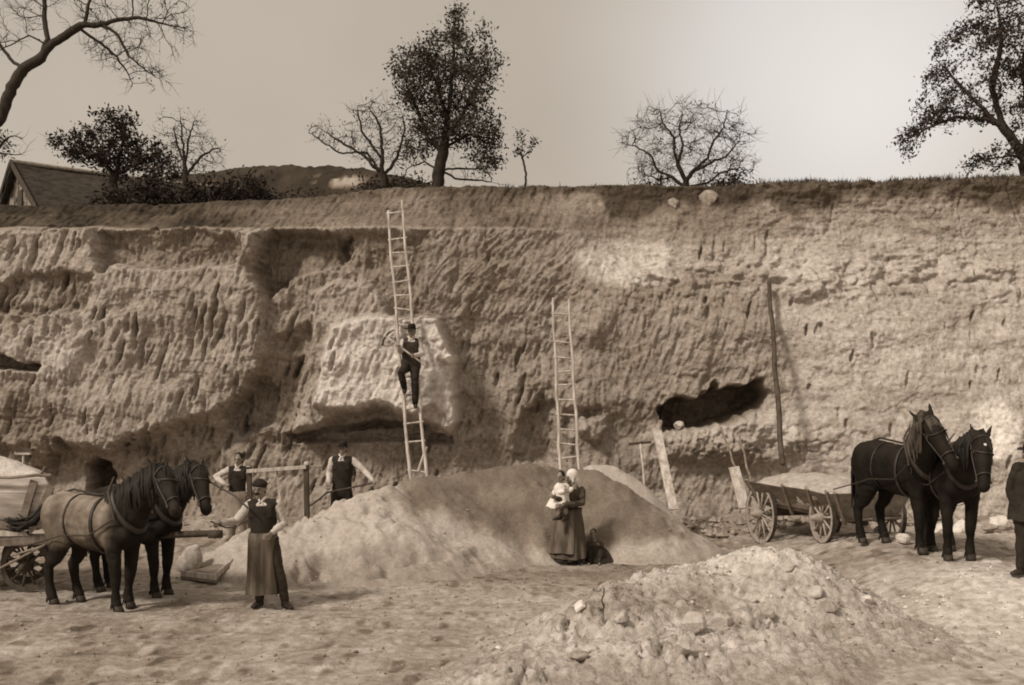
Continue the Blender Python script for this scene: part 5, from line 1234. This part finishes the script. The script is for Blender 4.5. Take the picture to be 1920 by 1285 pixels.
        k.add(V, Fc); br_ = k; h_ = MB()
        h_.loft([((0, 0, 0), 1, 1, 0)] * 2, 4); h_ = MB(); V = []; prof = ((.084, .040), (.086, .075), (.080, .120), (.066, .148), (.03, .142))
        for r0, z in prof:
            for i in range(n): a_ = 2 * math.pi * i / n; V.append(Hh(r0 * .93 * math.cos(a_), r0 * 1.1 * math.sin(a_) - .01, z))
        Fc = [((i * n + q), (i * n + (q + 1) % n), ((i + 1) * n + (q + 1) % n), ((i + 1) * n + q)) for i in range(len(prof) - 1) for q in range(n)] + [tuple((len(prof) - 1) * n + q for q in range(n)), tuple(range(n - 1, -1, -1))]
        h_.add(V, Fc); ho = h_.build('hat', M['felt'], root); br_.build('brim', M['felt'], ho)
    elif hat == 'cap':
        k = MB(); k.ell(Hh(0, -.02, .065), (.100 * s, .118 * s, .058 * s), R); k.ell(Hh(0, .045, .058), (.066 * s, .062 * s, .016 * s), R); k.build('cap', M['felt'], root, vox=.012, sm=2)
    elif hat == 'scarf':
        k = MB(); k.ell(Hh(0, -.020, .040), (.092 * s, .108 * s, .110 * s), R); k.tube([Hh(0, -.03, .02), Hh(0, -.07, -.07), Hh(0, -.10, -.17)], [.085 * s, .080 * s, .045 * s], 12)
        for q in (-1, 1): k.tube([Hh(.070 * q, .01, .02), Hh(.068 * q, .02, -.05), Hh(.03 * q, .04, -.115)], [.022 * s, .020 * s, .015 * s], 8)
        k.build('headscarf', M['cloth_white'], root, vox=.012, sm=3)
    # clothing
    if shirt:
        k = MB(); torso(k, .010)
        if sleeves:
            for q in 'lr': arm(k, q, .016, .93)
        k.build('shirt', M[shirt], root, vox=.014, sm=3, wr=.0075, wrs=13)
    if collar:
        k = MB(); fd = V3(math.sin(yaw), -math.cos(yaw), 0)
        for q in (-1, 1):
            sd = V3(math.cos(yaw), math.sin(yaw), 0) * q; p = nk + up * .045
            k.tube([p + sd * .062, p + sd * .04 + fd * .062 - up * .015, p + fd * .085 + sd * .012 - up * .045, p + fd * .098 + sd * .035 - up * .095], [(.010, .022), (.010, .024), (.009, .022), (.006, .010)], 8)
        k.build('collar', M['cloth_white'], root)
    if vest:
        k = MB(); torso(k, .024, .88, -.14)
        fd = V3(math.sin(yaw), -math.cos(yaw), 0); sd0 = V3(math.cos(yaw), math.sin(yaw), 0)
        for q in (-1, 1):
            for fb in (1, -1):
                p0 = hip.lerp(nk, .84) + sd0 * (.105 * q) + fd * .105 * fb; p1 = hip.lerp(nk, .97) + sd0 * (.100 * q) + fd * .02 * fb
                k.tube([p0 - up * .12, p0, p1], [(.055, .024), (.052, .024), (.045, .026)], 10, side=sd0)
        k.build('vest', M[vest], root, vox=.013, sm=3, wr=.0028, wrs=12)
    if trousers:
        k = MB(); k.loft([(hip + up * t, (.165 + .012) * s * m_, (.115 + .014) * s * m_, yaw) for t, m_ in ((-.10 * s, .82), (-.04 * s, 1), (.05 * s, 1), (.12 * s, .96))], 18)
        for q in 'lr': leg(k, q, .022, .96)
        k.build('trousers', M[trousers], root, vox=.015, sm=3, wr=.009, wrs=9)
    if shoes:
        for q in 'lr':
            an, toe = j['an_' + q], j['toe_' + q]; k = MB(); d = V3((toe - an).x, (toe - an).y, 0).normalized()
            zf = an.z - .085 * s
            k.tube([an + V3(0, 0, .04), an, V3(an.x, an.y, zf + .05 * s) - d * .025], [.048 * s, .047 * s, .046 * s], 10)
            k.tube([V3(an.x, an.y, zf + .038 * s) - d * .03, V3(an.x, an.y, zf + .045 * s) + d * .07 * s, V3(an.x, an.y, zf + .032 * s) + d * .17 * s], [(.040 * s, .036 * s), (.046 * s, .042 * s), (.038 * s, .028 * s)], 12)
            k.build('boot', M['boot'], root, vox=.011, sm=2)
    tag(root, label, cat); return root, j, Hh, yaw
def drape(name, m, parent, rings, folds=9, amp=.10, seed=0, a0=0, a1=2 * math.pi, th=.012, n=72):
    """hanging cloth: rings (x, y, z, rx, ry) from top to bottom; folds deepen downwards"""
    rng = np.random.default_rng(seed); ph = rng.uniform(0, 6.28, 4); V = []; m_ = len(rings); full = abs(a1 - a0 - 2 * math.pi) < 1e-3
    cols = n if full else n + 1
    for lay in (0, 1):
        for i, (x, y, z, rx, ry) in enumerate(rings):
            t = i / (m_ - 1)
            for k in range(cols):
                a = a0 + (a1 - a0) * k / n
                w_ = 1 + amp * t ** .7 * (math.sin(folds * a + ph[0]) * .6 + math.sin(folds * 1.63 * a + ph[1] + t) * .4 if not full else math.sin(folds * a + ph[0]) * .6 + .4 * math.sin((folds // 2 + 4) * a + ph[1]))
                rr = w_ - (th / rx) * lay; V.append((x + rx * rr * math.cos(a), y + ry * rr * math.sin(a), z + .01 * math.sin(3 * a + ph[2]) * t))
    Fc = []; N_ = m_ * cols
    for i in range(m_ - 1):
        for k in range(n):
            k2 = (k + 1) % cols; A_ = (i * cols + k, i * cols + k2, (i + 1) * cols + k2, (i + 1) * cols + k); Fc.append(A_[::-1]); Fc.append(tuple(N_ + q for q in A_))
    for k in range(n):
        k2 = (k + 1) % cols
        for i in (0, m_ - 1): Fc.append((i * cols + k, i * cols + k2, N_ + i * cols + k2, N_ + i * cols + k))
    if not full:
        for i in range(m_ - 1):
            for k in (0, n): Fc.append((i * cols + k, (i + 1) * cols + k, N_ + (i + 1) * cols + k, N_ + i * cols + k))
    g = MB(); g.add(V, Fc); return g.build(name, M[m], parent, wr=.007, wrs=6)
BASE = dict(head=(0, -.01, 1.585), neck=(0, .01, 1.43), sh_l=(-.18, 0, 1.385), sh_r=(.18, 0, 1.385), hip_l=(-.085, 0, .90), hip_r=(.085, 0, .90), kn_l=(-.10, -.03, .50), kn_r=(.10, -.03, .50), an_l=(-.11, 0, .085), an_r=(.11, 0, .085), toe_l=(-.13, -.15, .03), toe_r=(.13, -.15, .03), el_l=(-.24, 0, 1.10), el_r=(.24, 0, 1.10), ha_l=(-.25, -.06, .86), ha_r=(.25, -.06, .86))
def pose(k=1.0, **kw):
    d = {a: tuple(v_ * k for v_ in b) for a, b in BASE.items()}; d.update(kw); return d
def floor_feet(base, J):
    """put each standing foot on the uneven ground"""
    for q in 'lr':
        a = J['an_' + q]; z = gz(base[0] + a[0], base[1] + a[1]) - base[2]
        dz = z + .085 - a[2]; J['an_' + q] = (a[0], a[1], z + .085); t = J['toe_' + q]; J['toe_' + q] = (t[0], t[1], z + .03)
    return J

# 1 man in apron holding the black horse
b1 = Vector(feet(498, 1139))
mz = Vector(PX(400, 984, 14.15)) - b1
J = pose(.98, head=(-.075, -.02, 1.545), neck=(-.04, 0, 1.395), sh_l=(-.205, .01, 1.345), sh_r=(.155, .0, 1.345), el_l=(-.38, -.02, 1.13), ha_l=(mz.x + .10, mz.y - .02, mz.z + .02), el_r=(.235, .03, 1.10), ha_r=(.115, -.17, .99), kn_r=(.17, -.02, .49), an_r=(.26, -.02, .085), toe_r=(.36, -.14, .03), kn_l=(-.08, -.03, .49), an_l=(-.08, .02, .085), toe_l=(-.13, -.13, .03), hip_l=(-.11, 0, .89), hip_r=(.06, 0, .89))
J = floor_feet(b1, J)
r1, j1, H1, y1 = person('moustached man in cap, black vest and long apron holding the black horse', b1, J, vest='cloth_black', hat='cap', moustache=True, head_dir=(-.18, -1, -.05), trousers='cloth_dark', curl=(1.1, .5), nrm=((0, -.3, -1), (-1, 0, -.2)))
drape('apron', 'cloth_apron', r1, [(-.03, -.01, .985, .185, .150), (-.035, -.01, .88, .192, .160), (-.04, -.01, .65, .195, .17), (-.04, -.02, .40, .20, .18), (-.04, -.02, .185, .215, .19)], 7, .10, 3, a0=math.radians(150), a1=math.radians(395))
# lead rein from the horse's mouth to his hand and over his arm
rn = empty('lead_rein', b1 + mz); g = MB(); o = b1 + mz
g.tube([Vector(PX(396, 978, 14.12)) - o, Vector((.10, -.05, -.01)), Vector((.18, -.07, -.03)), Vector(PX(440, 990, 14.0)) - o, Vector(PX(464, 975, 13.98)) - o], [.010] * 5, 6); g.tube([Vector(PX(378, 895, 14.5)) - o, Vector(PX(400, 908, 14.4)) - o, Vector(PX(440, 930, 14.25)) - o, Vector(PX(464, 952, 14.1)) - o], [.012] * 4, 6); g.build('strap', M['leather'], rn)
tag(rn, 'leather lead rein between the left black horse and the aproned man', 'rein')

# 2 young man with arm akimbo
Yq = 20.6; x2 = (446 - 960) / F * Yq; b2 = V3(x2, Yq, gz(x2, Yq)); k2 = (PX(0, 850, Yq)[2] - b2.z) / 1.70
pz = lambda px, py, Y, b: Vector(PX(px, py, Y)) - Vector(b)
J = pose(k2, head=tuple(pz(447, 862, Yq - .03, b2)), neck=tuple(pz(447, 876, Yq, b2)), sh_l=tuple(pz(430, 881, Yq, b2)), sh_r=tuple(pz(463, 882, Yq, b2)), el_l=tuple(pz(403, 895, Yq + .03, b2)), ha_l=tuple(pz(423, 908, Yq - .12, b2)), el_r=tuple(pz(465, 902, Yq, b2)), ha_r=tuple(pz(466, 924, Yq - .06, b2)))
J = floor_feet(b2, J)
r2, j2, H2, y2 = person('young man in white shirt and black vest, hand on hip, left of the sieve frame', b2, J, vest='cloth_black', trousers='trouser_light', head_dir=(-.05, -1, -.02))
drape('apron', 'trouser_light', r2, [(0, -.0, .98 * k2, .19, .15), (0, 0, .8 * k2, .20, .16), (0, 0, .5 * k2, .21, .18)], 7, .06, 5, a0=math.radians(170), a1=math.radians(370))

# 3 man in hat with shovel
Yq = 20.4; x3 = (641 - 960) / F * Yq; b3 = V3(x3, Yq, gz(x3, Yq)); k3 = (PX(0, 823, Yq)[2] - b3.z) / 1.79
b3.z += .0
J = pose(k3, head=tuple(pz(643, 842, Yq - .03, b3)), neck=tuple(pz(642, 857, Yq, b3)), sh_l=tuple(pz(624, 863, Yq, b3)), sh_r=tuple(pz(661, 863, Yq, b3)), el_l=tuple(pz(617, 888, Yq + .02, b3)), ha_l=tuple(pz(616, 912, Yq - .22, b3)), el_r=tuple(pz(684, 884, Yq - .05, b3)), ha_r=tuple(pz(700, 902, Yq - .25, b3)), kn_l=(-.13, -.03, .5), kn_r=(.12, -.03, .5), an_l=(-.16, 0, .085), an_r=(.15, 0, .085))
J = floor_feet(b3, J)
r3, j3, H3, y3 = person('man in dark hat and black vest holding a shovel across himself behind the heap', b3, J, vest='cloth_black', trousers='cloth_black', hat='hat', head_dir=(-.1, -1, -.05), torso_m=1.05, curl=(1.1, 1.1))
sh = empty('shovel', V3(*PX(700, 905, Yq - .27))); o = Vector(sh.location)
g = MB(); p0 = V3(.02, -.0, 0); p1 = Vector(PX(652, 916, Yq - .27)) - o; p2 = Vector(PX(612, 924, Yq - .28)) - o; g.tube([p0, p1, p2], [.016, .016, .017], 8); g.build('handle', M['wood_dark'], sh)
g = MB(); q = [Vector(PX(a, b, Yq - .30)) - o for a, b in ((614, 923), (598, 937), (584, 947), (576, 952))]; g.tube(q, [(.02, .02), (.015, .09), (.012, .11), (.008, .07)], 10, side=(0, 0, 1)); g.build('blade', M['iron'], sh)
tag(sh, 'long-handled shovel held by the man in the dark hat', 'shovel')

# 4 man on the tall ladder
Yl = 21.95
b4 = V3(*PX(772, 752, Yl - .06)); pb = lambda px, py, dy=0: tuple(Vector(PX(px, py, Yl - .16 + dy)) - b4)
J = dict(head=pb(772, 621, -.12), neck=pb(771, 636, -.06), sh_l=pb(757, 641, -.05), sh_r=pb(785, 642, -.05), el_l=pb(750, 660, -.12), ha_l=pb(748, 650, -.30), el_r=pb(792, 664, -.12), ha_r=pb(777, 667, -.30),
         hip_l=pb(764, 685, .02), hip_r=pb(778, 685, .02), kn_l=pb(752, 700, -.36), kn_r=pb(778, 711, -.22), an_l=pb(759, 730, -.14), an_r=pb(779, 758, -.10), toe_l=pb(758, 739, -.26), toe_r=pb(779, 763, -.25))
r4, j4, H4, y4 = person('man in wide hat standing on the tall ladder with a pick across his chest', b4, J, vest='cloth_dark', trousers='cloth_black', hat='brim', head_dir=(-.12, -1, -.12), curl=(1.1, 1.1), torso_m=1.08)
pk = empty('pick', V3(*PX(752, 655, Yl - .50))); o = Vector(pk.location)
g = MB(); A_ = Vector(PX(722, 630, Yl - .50)) - o; B_ = Vector(PX(797, 685, Yl - .48)) - o; g.tube([A_, A_.lerp(B_, .5), B_], [.020, .019, .017], 8); g.build('handle', M['wood_pale'], pk)
g = MB(); d = (B_ - A_).normalized(); c = A_ + d * .02; n_ = V3(d.z, 0, -d.x); g.tube([c - n_ * .20 + d * .05, c - n_ * .08, c + n_ * .08, c + n_ * .18 + d * .05], [(.008, .010), (.020, .022), (.020, .022), (.010, .022)], 8); g.build('head', M['iron'], pk)
tag(pk, 'pick held slantwise by the man on the tall ladder', 'pick')

# 5 woman with child on her arm
b5 = Vector(feet(1066, 1058)); k5 = (PX(0, 878, b5.y)[2] - b5.z) / 1.70; Y5 = b5.y
pw = lambda px, py, dy=0: tuple(Vector(PX(px, py, Y5 + dy)) - b5)
J = pose(k5, head=pw(1072, 896, -.02), neck=pw(1075, 912), sh_l=pw(1062, 918, -.09), sh_r=pw(1090, 920, .08), el_l=pw(1056, 940, -.30), ha_l=pw(1042, 934, -.40), el_r=pw(1091, 944, -.10), ha_r=pw(1054, 948, -.42), toe_l=(-.2, -.12, .03), toe_r=(.05, -.16, .03))
J = floor_feet(b5, J)
r5, j5, H5, y5 = person('woman in white headscarf and long dark dress holding a small child', b5, J, shirt='cloth_dress', trousers=None, hat='scarf', hair=None, head_dir=(-1, -.55, -.15), collar=False, torso_m=.95, curl=(.7, .7), nrm=((0, 1, .3), (-1, .4, 0)))
cx, cy = (j5['neck'].x, 0); 
drape('skirt', 'cloth_dress', r5, [(j5['neck'].x, 0, 1.00 * k5, .155, .13), (.03, 0, .92 * k5, .19, .17), (.01, 0, .70 * k5, .24, .20), (0, 0, .42 * k5, .275, .235), (-.02, 0, .12 * k5, .315, .28)], 11, .08, 8)
drape('petticoat', 'cloth_black', r5, [(0, 0, .5, .24, .20), (-.02, 0, .20, .285, .245), (-.02, 0, .075, .295, .26)], 10, .04, 9)
drape('apron', 'cloth_apron', r5, [(.03, -.02, .98 * k5, .175, .16), (0, -.02, .70 * k5, .255, .22), (-.03, -.02, .22 * k5, .315, .285)], 8, .05, 12, a0=math.radians(190), a1=math.radians(290))
# 6 child on her arm
b6 = b5 + V3(*pw(1056, 945, -.24)); pc = lambda px, py, dy=0: tuple(Vector(PX(px + 7, py + 2, Y5 - .24 + dy)) - b6)
J = dict(head=pc(1044, 893, .0), neck=pc(1046, 905), sh_l=pc(1040, 910, -.03), sh_r=pc(1054, 910, .03), el_l=pc(1040, 922, -.08), ha_l=pc(1050, 920, -.12), el_r=pc(1060, 920, .0), ha_r=pc(1066, 914, .02), hip_l=pc(1043, 938), hip_r=pc(1052, 938), kn_l=pc(1038, 948, -.10), kn_r=pc(1052, 952, -.08), an_l=pc(1042, 966, -.10), an_r=pc(1056, 966, -.08), toe_l=pc(1036, 970, -.15), toe_r=pc(1052, 971, -.14))
r6, j6, H6, y6 = person('small child in a white smock carried on the arm of the woman', b6, J, shirt='cloth_white', trousers=None, hat=None, head_dir=(-.6, -1, 0), sc_=.78, collar=False, curl=(.5, .5), cat='child')
hp = (j6['hip_l'] + j6['hip_r']) / 2; nk6 = j6['neck']
drape('smock', 'cloth_white', r6, [(nk6.x, nk6.y, nk6.z - .02, .07, .06), (nk6.x - .02, nk6.y, nk6.z - .12, .12, .10), (hp.x - .05, hp.y - .02, hp.z + .04, .14, .12), (hp.x - .09, hp.y - .04, hp.z - .09, .165, .13)], 5, .10, 14)
# 7 child sitting on the ground beside her
b7 = Vector(feet(1118, 1052)); Y7 = b7.y; pq = lambda px, py, dy=0: tuple(Vector(PX(px, py, Y7 + dy)) - b7)
J = dict(head=pq(1112, 1001, -.02), neck=pq(1114, 1014), sh_l=pq(1104, 1019), sh_r=pq(1126, 1019), el_l=pq(1101, 1032, -.06), ha_l=pq(1106, 1038, -.20), el_r=pq(1132, 1032, -.04), ha_r=pq(1130, 1040, -.20), hip_l=pq(1112, 1046), hip_r=pq(1124, 1046), kn_l=pq(1106, 1036, -.30), kn_r=pq(1126, 1036, -.30), an_l=pq(1106, 1054, -.36), an_r=pq(1124, 1054, -.36), toe_l=pq(1104, 1058, -.48), toe_r=pq(1124, 1058, -.48))
r7, j7, H7, y7 = person('small child in dark clothes sitting on the ground right of the woman', b7, J, shirt='cloth_dress', trousers='cloth_black', hair='hair_black', head_dir=(-.3, -1, .1), sc_=.66, collar=False, cat='child')
drape('skirt', 'cloth_black', r7, [(j7['neck'].x + .02, .0, .26, .10, .09), (.02, -.06, .18, .17, .20), (.03, -.12, .02, .26, .27)], 7, .07, 15)

# 8 man in black at the right edge, seen from the side
b8 = Vector(feet(1923, 1079)); k8 = (PX(0, 820, b8.y)[2] - b8.z) / 1.79
J = pose(k8, sh_l=(-.13, -.06, 1.40 * k8), sh_r=(.17, .07, 1.40 * k8), el_l=(-.20, .0, 1.12 * k8), ha_l=(-.15, -.04, .86 * k8), head=(.04, -.03, 1.585 * k8), neck=(.02, .0, 1.43 * k8), an_l=(-.06, 0, .085), an_r=(.14, .06, .085), toe_l=(-.17, -.07, .03), toe_r=(.03, -.02, .03), kn_l=(-.05, -.02, .5), kn_r=(.13, .0, .5))
J = floor_feet(b8, J)
r8, j8, H8, y8 = person('man in black coat and hat cut off by the right edge of the photo', b8, J, shirt='cloth_black', vest='cloth_black', trousers='cloth_black', hat='hat', head_dir=(-1, -.35, 0), torso_m=1.12, collar=False)
drape('coat_skirt', 'cloth_black', r8, [(.01, 0, 1.0 * k8, .20, .17), (.01, 0, .85 * k8, .215, .18), (.01, 0, .72 * k8, .225, .19)], 5, .03, 21)
